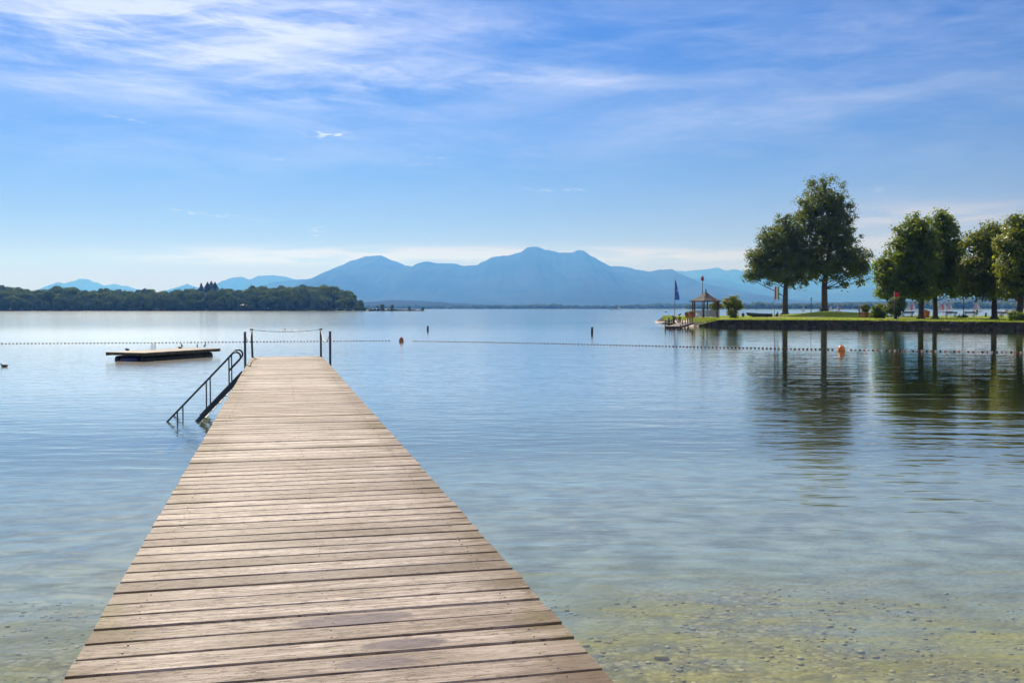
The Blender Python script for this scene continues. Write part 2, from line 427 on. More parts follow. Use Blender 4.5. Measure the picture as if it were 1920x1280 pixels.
MAT['grey'] = simple('grey_metal', (0.22, 0.23, 0.24), 0.5, 0.25, 5.0)
MAT['terracotta'] = simple('terracotta', (0.36, 0.13, 0.065), 0.75, 0.2, 5.0)
MAT['planter_wood'] = simple('planter_wood', (0.30, 0.14, 0.075), 0.75, 0.25, 5.0)
MAT['shingle'] = new_mat('wood_shingle_roof')
c = ocoord(); sx, sy, sz = sep(c)
row = X.m('FRACT', sz * 7.0)
col = mixc(sstep(noise(c, 2.2, 5), 0.35, 0.65), (0.065, 0.05, 0.043), (0.15, 0.125, 0.11))
col = mixc(sstep(row, 0.82, 0.98) * 0.6, col, (0.05, 0.035, 0.03))
finish(MAT['shingle'], bsdf(col, 0.8, bump(row, 0.02)))
MAT['red_lamp'] = simple('red_lamp_glass', (0.36, 0.045, 0.035), 0.35, 0.2, 5.0)
MAT['flag_blue'] = simple('blue_flag_cloth', (0.05, 0.16, 0.60), 0.7, 0.2, 2.0)
MAT['flag_red'] = simple('red_flag_cloth', (0.70, 0.03, 0.04), 0.7, 0.12, 2.0)
MAT['flag_white'] = simple('white_flag_cloth', (0.78, 0.77, 0.76), 0.7, 0.05, 2.0)
MAT['flag_green'] = simple('green_flag_cloth', (0.03, 0.28, 0.16), 0.7, 0.12, 2.0)
MAT['skin'] = simple('skin', (0.48, 0.28, 0.20), 0.55, 0.08, 9.0)
MAT['hair'] = simple('dark_hair', (0.025, 0.018, 0.013), 0.6, 0.3, 30.0)
MAT['navy'] = simple('navy_cloth', (0.02, 0.024, 0.045), 0.85, 0.2, 9.0)
MAT['blue_cloth'] = simple('blue_cloth', (0.05, 0.055, 0.36), 0.85, 0.15, 9.0)
MAT['dark_cloth'] = simple('dark_cloth', (0.025, 0.03, 0.03), 0.85, 0.2, 9.0)
MAT['feather_dark'] = simple('dark_feathers', (0.022, 0.022, 0.026), 0.6, 0.35, 30.0)
MAT['feather_brown'] = simple('brown_feathers', (0.10, 0.075, 0.05), 0.7, 0.4, 30.0)
MAT['feather_white'] = simple('white_feathers', (0.7, 0.69, 0.66), 0.7, 0.15, 30.0)
MAT['beak'] = simple('yellow_beak', (0.5, 0.32, 0.05), 0.5, 0.1, 9.0)
MAT['flower'] = leaf_mat('flower_petal', (0.50, 0.10, 0.08), (0.62, 0.30, 0.24), (0.3, 0.06, 0.05), 0.3)
MAT['boat_hull'] = simple('dark_green_hull', (0.045, 0.055, 0.05), 0.6, 0.3, 2.0)
MAT['sail'] = simple('white_sailcloth', (0.80, 0.79, 0.77), 0.7, 0.04, 0.5)
MAT['sail_red'] = simple('red_sailcloth', (0.62, 0.10, 0.12), 0.7, 0.1, 0.5)
MAT['sail_cream'] = simple('cream_sailcloth', (0.70, 0.68, 0.52), 0.7, 0.06, 0.5)
MAT['sail_pink'] = simple('pink_sailcloth', (0.72, 0.45, 0.42), 0.7, 0.06, 0.5)
MAT['foam'] = simple('splash_foam', (0.82, 0.83, 0.85), 0.6, 0.05, 9.0)
m = new_mat('mountain_forest')
c = ocoord()
col = mixc(sstep(noise(c, 0.0011, 7, 0.6), 0.42, 0.62), (0.042, 0.046, 0.030), (0.062, 0.062, 0.042))
MAT['mountain'] = finish(m, node('ShaderNodeBsdfDiffuse', 0, None, Color=col))
m = new_mat('far_meadow')
col = mixc(sstep(noise(ocoord(), 0.004, 5, 0.6), 0.4, 0.6), (0.07, 0.10, 0.03), (0.22, 0.24, 0.09))
MAT['meadow'] = finish(m, bsdf(col, 0.95, spec=0.0))

# ------------------------------------------------------------------ lake, bed, far land
def sheet(name, mat, xs, ys, zf):
    vs = [(x, y, zf(x, y)) for y in ys for x in xs]; nx = len(xs)
    fs = [(j * nx + i, j * nx + i + 1, (j + 1) * nx + i + 1, (j + 1) * nx + i) for j in range(len(ys) - 1) for i in range(nx - 1)]
    mb = MB(); mb.add(vs, fs, 0, True)
    return tag(mb.build(name, mat), kind='structure')
sheet('lake_water', MAT['water'], [-8000, -2000, -300, 0, 300, 2000, 8000], [-60, 0, 40, 120, 400, 1500, 5600], lambda x, y: 0.0)
def bed_z(x, y):
    d = max(0.0, y - 0.20 * max(-12.0, min(12.0, x)) + max(0.0, x - 5.0) * 0.3 * min(1.0, max(0.0, (y - 12.0) / 12.0)))
    z = -0.16 - 0.036 * d - 0.0011 * d * d if d < 40 else -4.0
    z = max(z, -4.0)
    return z + 0.09 * mnoise.noise((x * 0.3, y * 0.3, 0.0)) + 0.03 * mnoise.noise((x * 1.1, y * 1.1, 4.0))
xs = [-8200, -900, -120, -40] + [-24 + i * 0.6 for i in range(81)] + [40, 120, 900, 8200]
ys = [-90, -30] + [-6 + i * 0.6 for i in range(66)] + [50, 120, 900, 5700]
sheet('lake_bed', MAT['bed'], xs, ys, bed_z)
rng = random.Random(3)
mb = MB()
ico = bmesh.new(); bmesh.ops.create_icosphere(ico, subdivisions=1, radius=1.0); ico.verts.index_update()
IV = [v.co.copy() for v in ico.verts]; IFc = [[v.index for v in f.verts] for f in ico.faces]; ico.free()
for i in range(6000):
    y = 5.5 + 6.5 * rng.random() ** 1.6; half = 0.60 * y
    x = rng.uniform(-half, half)
    r = 0.009 + 0.026 * rng.random() ** 3
    if rng.random() < 0.003: r *= 2.2
    sc = Vector((r * rng.uniform(0.8, 1.5), r * rng.uniform(0.8, 1.3), r * rng.uniform(0.2, 0.4)))
    M = Matrix.Translation((x, y, bed_z(x, y) + sc.z * 0.3)) @ Matrix.Rotation(rng.uniform(0, 6.3), 4, 'Z')
    mb.add([M @ Vector((p.x * sc.x * rng.uniform(0.85, 1.1), p.y * sc.y, p.z * sc.z)) for p in IV], IFc, 0, True)
tag(mb.build('pebbles', MAT['pebble']), kind='stuff')

# far plain behind the lake, from the far shore to the foot of the mountains
def plain_z(x, y):
    return 0.6 + max(0.0, (y - 4600)) * 0.004 + (1.5 * mnoise.noise((x * 0.001, y * 0.001, 0)) if y > 4000 else 0)
sheet('far_shore_land', MAT['meadow'], [-14000 + i * 700 for i in range(41)], [4000, 4060, 4400, 5000, 6000, 8000, 11000, 15000, 19000, 23500], plain_z)

# ------------------------------------------------------------------ mountains
def lerp_profile(pts, x):
    for (x0, y0), (x1, y1) in zip(pts, pts[1:]):
        if x0 <= x <= x1:
            t = (x - x0) / (x1 - x0); t = t * t * (3 - 2 * t) * 0.45 + t * 0.55
            return y0 + (y1 - y0) * t
    return pts[0][1] if x < pts[0][0] else pts[-1][1]
def ridge(name, pts, Y, wf, wb, nu=260, nv=14, seed=0.0, jag=1.0):
    mb = MB(); vs = []; fs = []
    p0, p1 = pts[0][0], pts[-1][0]
    for i in range(nu + 1):
        px = p0 + (p1 - p0) * i / nu
        py = lerp_profile(pts, px) + jag * (1.6 * mnoise.noise((px * 0.05, seed, 0)) + 0.9 * mnoise.noise((px * 0.17, seed, 3.0)) + 0.5 * mnoise.noise((px * 0.5, seed, 5.0)))
        crest = D(px, py, Y)
        h = max(3.0, crest.z)
        for j in range(-nv, nv + 1):
            t = j / nv
            y = Y + (t * wf if t < 0 else t * wb)
            a = abs(t)
            gul = mnoise.fractal((crest.x * 0.0011, t * 1.3 + seed, seed), 0.8, 2.2, 4)
            z = h * (1 - a) ** 1.25 * (1 + 0.32 * gul * min(1, a * 3)) if a < 1 else 0
            x = crest.x + 260 * a * mnoise.noise((crest.x * 0.0007, t * 2, seed + 9))
            vs.append((x, y, max(-0.5, min(z, h * (1 - 0.25 * a))) - 0.3))
    n = 2 * nv + 1
    for i in range(nu):
        for j in range(n - 1):
            a = i * n + j
            fs.append((a, a + n, a + n + 1, a + 1))
    mb.add(vs, fs, 0, True)
    return tag(mb.build(name, MAT['mountain']), kind='structure')
ridge('mountain_range', [(470, 560), (520, 527), (560, 524), (590, 521), (610, 510), (640, 497), (665, 487), (690, 480), (712, 479), (735, 487), (760, 498), (772, 500), (785, 494), (800, 490),
      (825, 494), (850, 493), (865, 497), (893, 498), (905, 490), (925, 482), (950, 479), (975, 474), (990, 463), (1006, 463), (1025, 469), (1050, 473), (1072, 473), (1082, 469), (1094, 470),
      (1110, 480), (1130, 491), (1145, 499), (1170, 500), (1200, 506), (1217, 509), (1235, 505), (1258, 505), (1275, 512), (1290, 522), (1310, 530), (1350, 536), (1400, 548), (1450, 558), (1540, 566)],
      13500, 5200, 2600, 420, 20, 1.7)
ridge('mountain_range', [(300, 548), (335, 537), (352, 533), (372, 538), (395, 540), (415, 527), (440, 520), (452, 519), (468, 524), (485, 517), (510, 515), (530, 518), (560, 524), (620, 530), (700, 540)],
      17500, 2600, 1800, 220, 10, 5.2)
ridge('mountain_range', [(40, 556), (95, 538), (108, 529), (122, 531), (137, 526), (150, 522), (165, 523), (180, 529), (195, 535), (213, 532), (235, 537), (265, 543), (310, 552), (380, 560)],
      19000, 2600, 1800, 180, 10, 8.4)
ridge('mountain_range', [(1050, 530), (1140, 512), (1250, 508), (1285, 508), (1320, 505), (1345, 502), (1360, 507), (1380, 505), (1400, 507), (1450, 512), (1520, 516), (1590, 508), (1630, 494), (1655, 488), (1680, 492), (1740, 508), (1830, 520), (1960, 512), (2150, 530)],
      20500, 2800, 1800, 300, 10, 12.9)
ridge('mountain_range', [(1180, 552), (1290, 522), (1330, 521), (1350, 523), (1385, 532), (1425, 540), (1490, 543), (1560, 548), (1640, 538), (1720, 534), (1800, 545), (1900, 540), (2100, 552)],
      16500, 3200, 1800, 260, 10, 17.3)
ridge('low_hills', [(600, 574), (690, 566), (740, 562), (790, 564), (860, 568), (930, 572), (1040, 575), (1130, 574), (1300, 568), (1420, 571), (1600, 566), (1750, 562), (1850, 558), (1960, 561), (2150, 570)], 5600, 500, 500, 220, 6, 21.0, 0.5)
ridge('far_ridge', [(-700, 552), (-300, 548), (0, 553), (300, 556), (700, 552), (1100, 550), (1500, 548), (1900, 546), (2300, 550), (2700, 552)], 22400, 1500, 900, 200, 6, 25.0, 0.6)

# ------------------------------------------------------------------ leaf clumps
def leaf_quad(p, n, s, rng):
    a = n.cross(Vector((rng.uniform(-1, 1), rng.uniform(-1, 1), rng.uniform(-1, 1))))
    if a.length < 1e-4: a = n.cross(Vector((0, 0, 1)) if abs(n.z) < 0.9 else Vector((1, 0, 0)))
    a.normalize(); b = n.cross(a)
    a *= s * rng.uniform(0.7, 1.25); b *= s * rng.uniform(0.45, 0.8)
    return [p - a, p - b * 0.9 + n * s * 0.12, p + a, p + b * 0.9 + n * s * 0.12]
def foliage(mb, blobs, nclump, nleaf, cr, ls, rng, shell=0.6, droop=0.15):
    """leaf clumps spread through ellipsoids (c, r)"""
    vol = [b[1].x * b[1].y * b[1].z for b in blobs]
    w = [v ** 0.72 for v in vol]
    for _ in range(nclump):
        c, r = rng.choices(blobs, w)[0]
        while True:
            d = Vector((rng.gauss(0, 1), rng.gauss(0, 1), rng.gauss(0, 1)))
            if d.length > 0.1: break
        d.normalize()
        t = rng.uniform(shell, 1.0) ** 0.6 if rng.random() < 0.8 else rng.uniform(0.1, shell)
        cc = c + Vector((d.x * r.x, d.y * r.y, d.z * r.z)) * t
        k = cr * rng.uniform(0.55, 1.25)
        for _ in range(int(nleaf * rng.uniform(0.6, 1.3))):
            q = Vector((max(-.8, min(.8, rng.gauss(0, 0.45))), max(-.8, min(.8, rng.gauss(0, 0.45))), max(-.6, min(.6, rng.gauss(0, 0.36)))))
            p = cc + q * k + Vector((0, 0, -droop * k * rng.random()))
            nn = (d * 0.6 + q.normalized() * 0.7 + Vector((rng.gauss(0, 0.5), rng.gauss(0, 0.5), rng.gauss(0.35, 0.5)))).normalized()
            mb.add(leaf_quad(p, nn, ls * rng.uniform(0.7, 1.3), rng), [(0, 1, 2, 3)])
def wobble(a, b, n, k, rng):
    return [a.lerp(b, i / n) + (Vector((rng.gauss(0, k), rng.gauss(0, k), rng.gauss(0, k * 0.6))) if 0 < i < n else Vector()) for i in range(n + 1)]

# ------------------------------------------------------------------ peninsula
OUT = [G(*p) for p in [(1226, 606.5), (1233, 609.5), (1250, 612), (1275, 614.5), (1310, 616.5), (1350, 616.8), (1420, 617.2), (1500, 617.8), (1600, 618.8), (1700, 620.5), (1800, 622.5), (1920, 624.6), (2060, 628), (2300, 634)]]
OUT += [Vector((150, 92, 0)), Vector((190, 150, 0)), Vector((150, 186, 0)), Vector((95, 186, 0)), Vector((66, 186, 0)), Vector((44, 188, 0)), Vector((30.5, 190, 0))]
KP = 1.13                        # distances on the peninsula, re-measured from its waterline
OUT2 = [(p.x * KP, p.y * KP) for p in OUT]
def DK(px, py, Y): return D(px, py, Y * KP)
def sdist(x, y):
    """distance to the waterline, positive on land"""
    d = 1e9; inside = False
    n = len(OUT2); j = n - 1
    for i in range(n):
        ax, ay = OUT2[j]; bx, by = OUT2[i]
        ex, ey = bx - ax, by - ay
        t = max(0.0, min(1.0, ((x - ax) * ex + (y - ay) * ey) / (ex * ex + ey * ey)))
        dx, dy = x - ax - ex * t, y - ay - ey * t
        d = min(d, dx * dx + dy * dy)
        if (ay > y) != (by > y) and x < (bx - ax) * (y - ay) / (by - ay) + ax: inside = not inside
        j = i
    d = math.sqrt(d)
    return d if inside else -d
MOUND = (XP(1558, 163) * KP, 163.0 * KP)
def land_z(x, y, sd=None):
    if sd is None: sd = sdist(x, y)
    tip = max(0.0, min(1.0, (32.8 - x) / 4.5))          # the tip slopes, the long front side is a steep bank
    wdt = 0.02 + 3.4 * tip
    sd -= 0.42 * (1 - tip)
    if sd < 0: return max(-1.8, (sd * 0.9 if tip > 0.2 else sd * 4.0))
    t = min(1.0, sd / wdt)
    z = 1.02 * (t ** 0.8)
    if sd > wdt: z += 0.20 * min(1.0, (sd - wdt) / 5.0)
    z += 0.07 * mnoise.noise((x * 0.25, y * 0.25, 2.0)) * min(1, sd)
    r = math.hypot((x - MOUND[0]) * 0.82, (y - MOUND[1]) * 0.95)
    z += 0.95 * math.exp(-(r / 7.0) ** 2)
    return z
mb = MB()
gx0, gx1, gy0, gy1, st_ = 27.0, 127.0, 110.0, 217.0, 0.6
nx = int((gx1 - gx0) / st_); ny = int((gy1 - gy0) / st_)
ZZ = {}
def gpt(i, j):
    x = gx0 + i * st_; y = gy0 + j * st_
    return x, y
vs = []; sds = []
for j in range(ny + 1):
    for i in range(nx + 1):
        x, y = gpt(i, j); sd = sdist(x, y); sds.append(sd)
        q = 0.0
        if -1.5 < sd < 2.5: q = 0.12 * mnoise.noise((x * 0.9, y * 0.9, 7.0)) + 0.08 * mnoise.noise((x * 2.2, y * 2.2, 1.0))
        vs.append((x, y, land_z(x, y, sd) + q * (1.0 if sd < 1.0 else 0.4)))
fs = []; fm = []
for j in range(ny):
    for i in range(nx):
        a = j * (nx + 1) + i
        s4 = (sds[a] + sds[a + 1] + sds[a + nx + 1] + sds[a + nx + 2]) / 4
        if s4 < -2.5: continue
        zc = (vs[a][2] + vs[a + nx + 2][2]) / 2
        xx = vs[a][0]
        if s4 < 0.45: mi = 1
        else: mi = 0
        if xx < 31.6 and s4 < 0.5: mi = 2
        elif xx < 31.6 and s4 < 2.0: mi = 1
        fs.append((a, a + 1, a + nx + 2, a + nx + 1)); fm.append(mi)
mb.add(vs, fs, 0, True); mb.mi = fm
pen = tag(mb.build('peninsula_ground', [MAT['lawn'], MAT['bank'], MAT['shore_sand']]), kind='structure')

# the steep earth and stone bank along the front
mb = MB(); vs = []; fs = []; fine = []
for a, b in zip(OUT2[4:16], OUT2[5:17]):
    L = math.hypot(b[0] - a[0], b[1] - a[1]); n = max(1, int(L / 0.28)); fine += [(a[0] + (b[0] - a[0]) * i / n, a[1] + (b[1] - a[1]) * i / n) for i in range(n)]
BP = [(-.9, -1.5), (-.35, -.25), (-.12, 0.05), (.02, .3), (.08, .55), (.13, .78), (.16, .94), (.24, 1.05), (.45, 1.09), (.75, 1.04)]
for i, p in enumerate(fine):
    a = fine[max(0, i - 6)]; b = fine[min(len(fine) - 1, i + 6)]; L = math.hypot(b[0] - a[0], b[1] - a[1]); nx_, ny_ = -(b[1] - a[1]) / L, (b[0] - a[0]) / L
    k = min(1.0, 0.25 + i / 14.0)
    for o, z in BP:
        j = 0.13 * mnoise.noise((i * .28 * .9, z * 2.0, 3.0)) + .09 * mnoise.noise((i * .28 * 2.6, z * 4.0, 6.0)); o2 = o + j * (1 if z < 1.0 else .3)
        vs.append((p[0] + nx_ * o2, p[1] + ny_ * o2, z * (k if z > 0 else 1) + (.06 * mnoise.noise((i * .28 * .5, 2, 1)) if z > .9 else 0)))
nb_ = len(BP); fmi = []
for i in range(len(fine) - 1):
    for j in range(nb_ - 1): a = i * nb_ + j; fs.append((a, a + nb_, a + nb_ + 1, a + 1)); fmi.append(1 if j >= nb_ - 3 else 0)
mb.add(vs, fs, 0, False); mb.mi = fmi
tag(mb.build('shore_bank', [MAT['bank'], MAT['lawn']]), kind='structure')

def strip(name, pts, w, mat, lift=0.03):
    mb = MB(); vs = []; fs = []
    fine = []; pts = [(a * KP, b * KP) for a, b in pts]; w *= KP
    for a, b in zip(pts, pts[1:]):
        n = max(1, int((Vector(b) - Vector(a)).length / 0.7))
        fine += [Vector(a).lerp(Vector(b), i / n) for i in range(n)]
    fine.append(Vector(pts[-1]))
    for i, p in enumerate(fine):
        d = fine[min(i + 1, len(fine) - 1)] - fine[max(i - 1, 0)]; d.normalize(); nn = Vector((-d.y, d.x))
        for s in range(5):
            q = p + nn * w * (s / 4 - 0.5) * (1 + 0.15 * mnoise.noise((p.x, p.y, s)))
            vs.append((q.x, q.y, land_z(q.x, q.y) + lift + 0.02))
    for i in range(len(fine) - 1):
        for s in range(4):
            a = i * 5 + s; fs.append((a, a + 1, a + 6, a + 5))
    mb.add(vs, fs, 0, True)
    return tag(mb.build(name, mat), kind='structure')
def ground(px, Y): 
    Y = Y * KP; x = XP(px, Y); return Vector((x, Y, land_z(x, Y)))
strip('gravel_path', [(XP(1262, 150), 150), (XP(1300, 146.5), 146.5), (XP(1360, 146), 146), (XP(1450, 145), 145), (XP(1560, 142.5), 142.5), (XP(1650, 141.5), 141.5), (XP(1760, 150), 150), (XP(1900, 158), 158)], 1.9, MAT['gravel'])
strip('gravel_forecourt', [(XP(1290, 140), 140), (XP(1290, 146), 146), (XP(1284, 152), 152)], 3.4, MAT['gravel'], 0.06)

# uneven grass along the top of the bank and over the lawn
rng = random.Random(11); mb = MB()
def blade(x, y, h, mb):
    z = land_z(x, y); t = rng.uniform(0, 6.28); w = 0.05 + 0.05 * rng.random()
    l = Vector((rng.gauss(0, .35), rng.gauss(0, .35), 0)) * h
    a = Vector((math.cos(t) * w, math.sin(t) * w, 0)); p = Vector((x, y, z - 0.02))
    mb.add([p - a, p + a, p + l + Vector((0, 0, h))], [(0, 1, 2)])
k = 0
for i in range(len(OUT) - 8):
    a, b = OUT2[i], OUT2[i + 1]; L = math.hypot(b[0] - a[0], b[1] - a[1])
    nrm2 = (-(b[1] - a[1]) / L, (b[0] - a[0]) / L)
    for q in range(int(L * 90)):
        t = rng.random(); s = 0.22 + abs(rng.gauss(0, 0.5))
        if i < 4: s += 1.2 + rng.random() * 1.5
        x = a[0] + (b[0] - a[0]) * t + nrm2[0] * s; y = a[1] + (b[1] - a[1]) * t + nrm2[1] * s
        blade(x, y, rng.uniform(0.10, 0.30), mb)
for q in range(9000):
    x = rng.uniform(37, 112); y = rng.uniform(121, 204)
    if sdist(x, y) > 1.2: blade(x, y, rng.uniform(0.05, 0.14), mb)
tag(mb.build('grass', MAT['blade']), kind='stuff')

# ------------------------------------------------------------------ trees
def make_tree(name, label, px, Y, blobs_px, trunk_w, leaf, nclump, seed, group=None, kind='tree', ls=0.19, cr=1.1, fork=None, nleaf=50, sink=0.05):
    rng = random.Random(seed)
    base = ground(px, Y); s = Y * KP / F
    root = thing(name, base - Vector((0, 0, sink)), label, kind, group)
    blobs = []
    for b in blobs_px:
        cx, cy, rx, ry = b[:4]
        if px > 1700: rx *= 1.1
        p = DK(cx, cy, Y) - base
        ryy = (rx + ry) / 2 * s * 1.05
        p.y = b[4] * s if len(b) > 4 else rng.uniform(-0.5, 0.5) * ryy
        blobs.append((p, Vector((rx * s, ryy, ry * s))))
    top = max(b[0].z + b[1].z for b in blobs)
    low = min(b[0].z - b[1].z for b in blobs)
    mb = MB(); r0 = trunk_w * s / 2
    ft = fork if fork else low + (top - low) * 0.18
    spine = [Vector((0, 0, -0.3)), Vector((0.02, 0, 0.35)), Vector((rng.gauss(0, .06), 0, ft * 0.5)), Vector((rng.gauss(0, .1), 0, ft)), Vector((rng.gauss(0, .3), 0, ft + (top - ft) * 0.4)), Vector((rng.gauss(0, .4), 0, ft + (top - ft) * 0.8))]
    mb.tube(spine, [r0 * 1.55, r0 * 1.15, r0, r0 * 0.92, r0 * 0.5, r0 * 0.14], 12)
    for k in range(6):          # root flare
        t = k * 1.05 + rng.random() * 0.4
        mb.tube([Vector((0, 0, 0.5)), Vector((math.cos(t) * r0 * 1.3, math.sin(t) * r0 * 1.3, 0.12)), Vector((math.cos(t) * r0 * 2.3, math.sin(t) * r0 * 2.3, -0.2))], [r0 * 0.55, r0 * 0.4, r0 * 0.15], 7)
    for c, r in blobs:
        for q in range(3):
            e = c + Vector((rng.uniform(-.6, .6) * r.x, rng.uniform(-.6, .6) * r.y, rng.uniform(-.4, .5) * r.z))
            z0 = max(ft * 0.92, min(top * 0.8, e.z - rng.uniform(0.25, 0.7) * math.hypot(e.x, e.y) - 0.6))
            t = (z0 - ft) / max(0.1, (top - ft)); st0 = Vector((0, 0, z0))
            rr = r0 * max(0.12, 0.42 - 0.35 * max(0, t))
            if c.z - r.z < ft * 1.7: rr *= 0.35
            pts = wobble(st0, e, 5, 0.16, rng)
            mb.tube(pts, [rr * (1 - 0.85 * i / 5) for i in range(6)], 6)
            for u in range(3):
                i0 = rng.choice([2, 3, 4]); e2 = pts[i0] + Vector((rng.gauss(0, .4) * r.x, rng.gauss(0, .4) * r.y, rng.uniform(0, .5) * r.z))
                mb.tube(wobble(pts[i0], e2, 3, 0.1, rng), [rr * .35, rr * .25, rr * .15, rr * .06], 5)
    mb.build('trunk', MAT['bark'], root)
    cm = MB(); foliage(cm, blobs, int(nclump * .66), nleaf, cr, ls, rng)
    foliage(cm, [(b[0], b[1] * 0.72) for b in blobs], int(nclump * .40), 16, cr * 1.1, ls * 1.9, rng, 0.2)
    cm.build('crown', leaf, root)
    return root
TG = 'tall trees on the peninsula'
make_tree('broadleaf_tree', 'second tallest tree at the left end of the row, beside the striped flag', 1472, 166,
    [(1475, 426, 30, 26, 4), (1447, 448, 33, 28), (1424, 486, 27, 32, -8), (1460, 488, 42, 38, 0), (1490, 458, 26, 40, 10), (1497, 498, 30, 34, 4), (1437, 512, 36, 20, -12), (1482, 524, 34, 17), (1407, 517, 12, 13)],
    10.5, MAT['leaf_dark'], 640, 21, TG, fork=3.6)
make_tree('broadleaf_tree', 'tallest tree of all, standing on the grass mound with a bench round it', 1545, 168,
    [(1542, 366, 44, 38, 0), (1522, 396, 33, 40, 6), (1568, 398, 33, 40, -6), (1545, 430, 50, 46, 0), (1576, 452, 36, 40, -8), (1532, 478, 48, 42, 8), (1598, 486, 36, 34, -6), (1567, 503, 44, 24, 12), (1616, 500, 25, 26, 0), (1522, 506, 32, 24, -10),
     (1583, 536, 6, 15, 0), (1612, 528, 8, 14, 4), (1500, 478, 18, 30, -14)],
    11.5, MAT['leaf_dark'], 980, 22, TG, fork=5.2)
make_tree('broadleaf_tree', 'broad dark tree with a left leaning crown, thick trunk left of the orange pot', 1726, 131,
    [(1722, 420, 22, 22, 0), (1710, 444, 33, 30, -4), (1690, 476, 34, 30, 6), (1670, 508, 22, 26, -6), (1714, 500, 42, 36, 0), (1733, 462, 24, 38, 8), (1682, 540, 28, 17, 0), (1720, 543, 36, 18, 6), (1660, 525, 14, 16), (1664, 548, 16, 10), (1656, 500, 14, 22)],
    9.5, MAT['leaf_mid'], 680, 23, TG, fork=3.2)
make_tree('broadleaf_tree', 'narrow topped tree with trunk right of the orange pot', 1753, 134,
    [(1766, 412, 19, 21, 0), (1771, 440, 27, 32, 4), (1785, 474, 23, 38, -4), (1757, 480, 32, 42, 8), (1771, 518, 40, 32, 0), (1789, 528, 20, 22, -8), (1752, 543, 27, 15, 4), (1788, 551, 19, 9)],
    8.5, MAT['leaf_mid'], 600, 24, TG, fork=3.0)
make_tree('broadleaf_tree', 'yellowish green tree between the lamp post and the right end of the bank', 1864, 127,
    [(1858, 432, 20, 18, 0), (1837, 452, 25, 22, 4), (1865, 466, 30, 33, -4), (1839, 496, 27, 28, -8), (1870, 504, 32, 32, 6), (1853, 532, 33, 20, 0), (1825, 530, 14, 16), (1820, 508, 16, 28), (1814, 540, 14, 14), (1843, 547, 26, 9), (1882, 542, 20, 13), (1884, 450, 18, 30, 10)],
    9.5, MAT['leaf_autumn'], 600, 25, TG, fork=3.4)
make_tree('broadleaf_tree', 'rightmost tree with low forked limb and browning top leaves', 1911, 119,
    [(1911, 424, 27, 22, 0), (1902, 458, 28, 28, 4), (1937, 450, 34, 36, -4), (1897, 498, 28, 28, -8), (1932, 500, 38, 36, 6), (1905, 530, 28, 17, 0), (1962, 486, 36, 46, 0), (1945, 538, 34, 20), (1890, 545, 16, 10)],
    12, MAT['leaf_autumn'], 680, 26, TG, fork=2.6)

def make_bush(name, label, px, Y, blobs_px, leaf, nclump, seed, ls=0.15, cr=0.42, cat='bush', group='bushes on the peninsula', stems=9):
    rng = random.Random(seed); base = ground(px, Y); s = Y * KP / F
    root = thing(name, base, label, cat, group)
    blobs = []
    for cx, cy, rx, ry in blobs_px:
        p = DK(cx, cy, Y) - base; p.y = rng.uniform(-.3, .3) * rx * s
        blobs.append((p, Vector((rx * s, (rx + ry) / 2 * s, ry * s))))
    mb = MB()
    for i in range(stems):
        c, r = rng.choice(blobs)
        e = c + Vector((rng.uniform(-.5, .5) * r.x, rng.uniform(-.5, .5) * r.y, rng.uniform(-.2, .6) * r.z))
        mb.tube(wobble(Vector((rng.gauss(0, .12), rng.gauss(0, .12), -0.1)), e, 4, 0.05, rng), [.045, .038, .03, .02, .01], 6)
    mb.build('stem', MAT['bark'], root)
    cm = MB(); foliage(cm, blobs, nclump, 26, cr, ls, rng, 0.4); cm.build('foliage', leaf, root)
    return root
make_bush('bush', 'tall upright sunlit bush between the pavilion and the beached rowing boat', 1375, 139, [(1372, 568, 15, 12), (1384, 572, 9, 11), (1363, 565, 8, 7), (1374, 585, 10, 10), (1377, 558, 8, 5), (1373, 594, 9, 5)], MAT['leaf_bush'], 150, 31)
make_bush('bush', 'loose bush showing through behind the pavilion', 1340, 152, [(1338, 574, 9, 7), (1349, 573, 7, 5), (1342, 568, 4, 4), (1341, 585, 5, 7)], MAT['leaf_bush'], 60, 32)
make_bush('bush', 'round green bush right of the wooden planter box', 1646, 134, [(1646, 583, 13, 11), (1650, 576, 9, 7), (1641, 588, 9, 7), (1654, 588, 9, 8)], MAT['leaf_mid'], 140, 33)
make_bush('small_tree', 'feathery dark low tree under the broad dark tree, by the red flag', 1681, 127, [(1680, 574, 18, 12), (1690, 566, 12, 8), (1668, 578, 10, 7), (1682, 586, 12, 6), (1678, 562, 9, 6)], MAT['leaf_dark'], 170, 34, cat='tree', group='low growth under the trees')
make_bush('bush', 'dark bush overhanging the bank at the right edge', 1913, 112, [(1912, 596, 20, 11), (1905, 606, 14, 12), (1932, 600, 20, 16), (1900, 590, 9, 6), (1918, 613, 14, 8)], MAT['leaf_mid'], 200, 35)
make_bush('bush', 'tiny dark shrub at the foot of the lamp post between benches', 1801, 143, [(1800, 593, 6, 3), (1810, 594, 4, 3)], MAT['leaf_mid'], 26, 36, ls=0.1, cr=0.25)

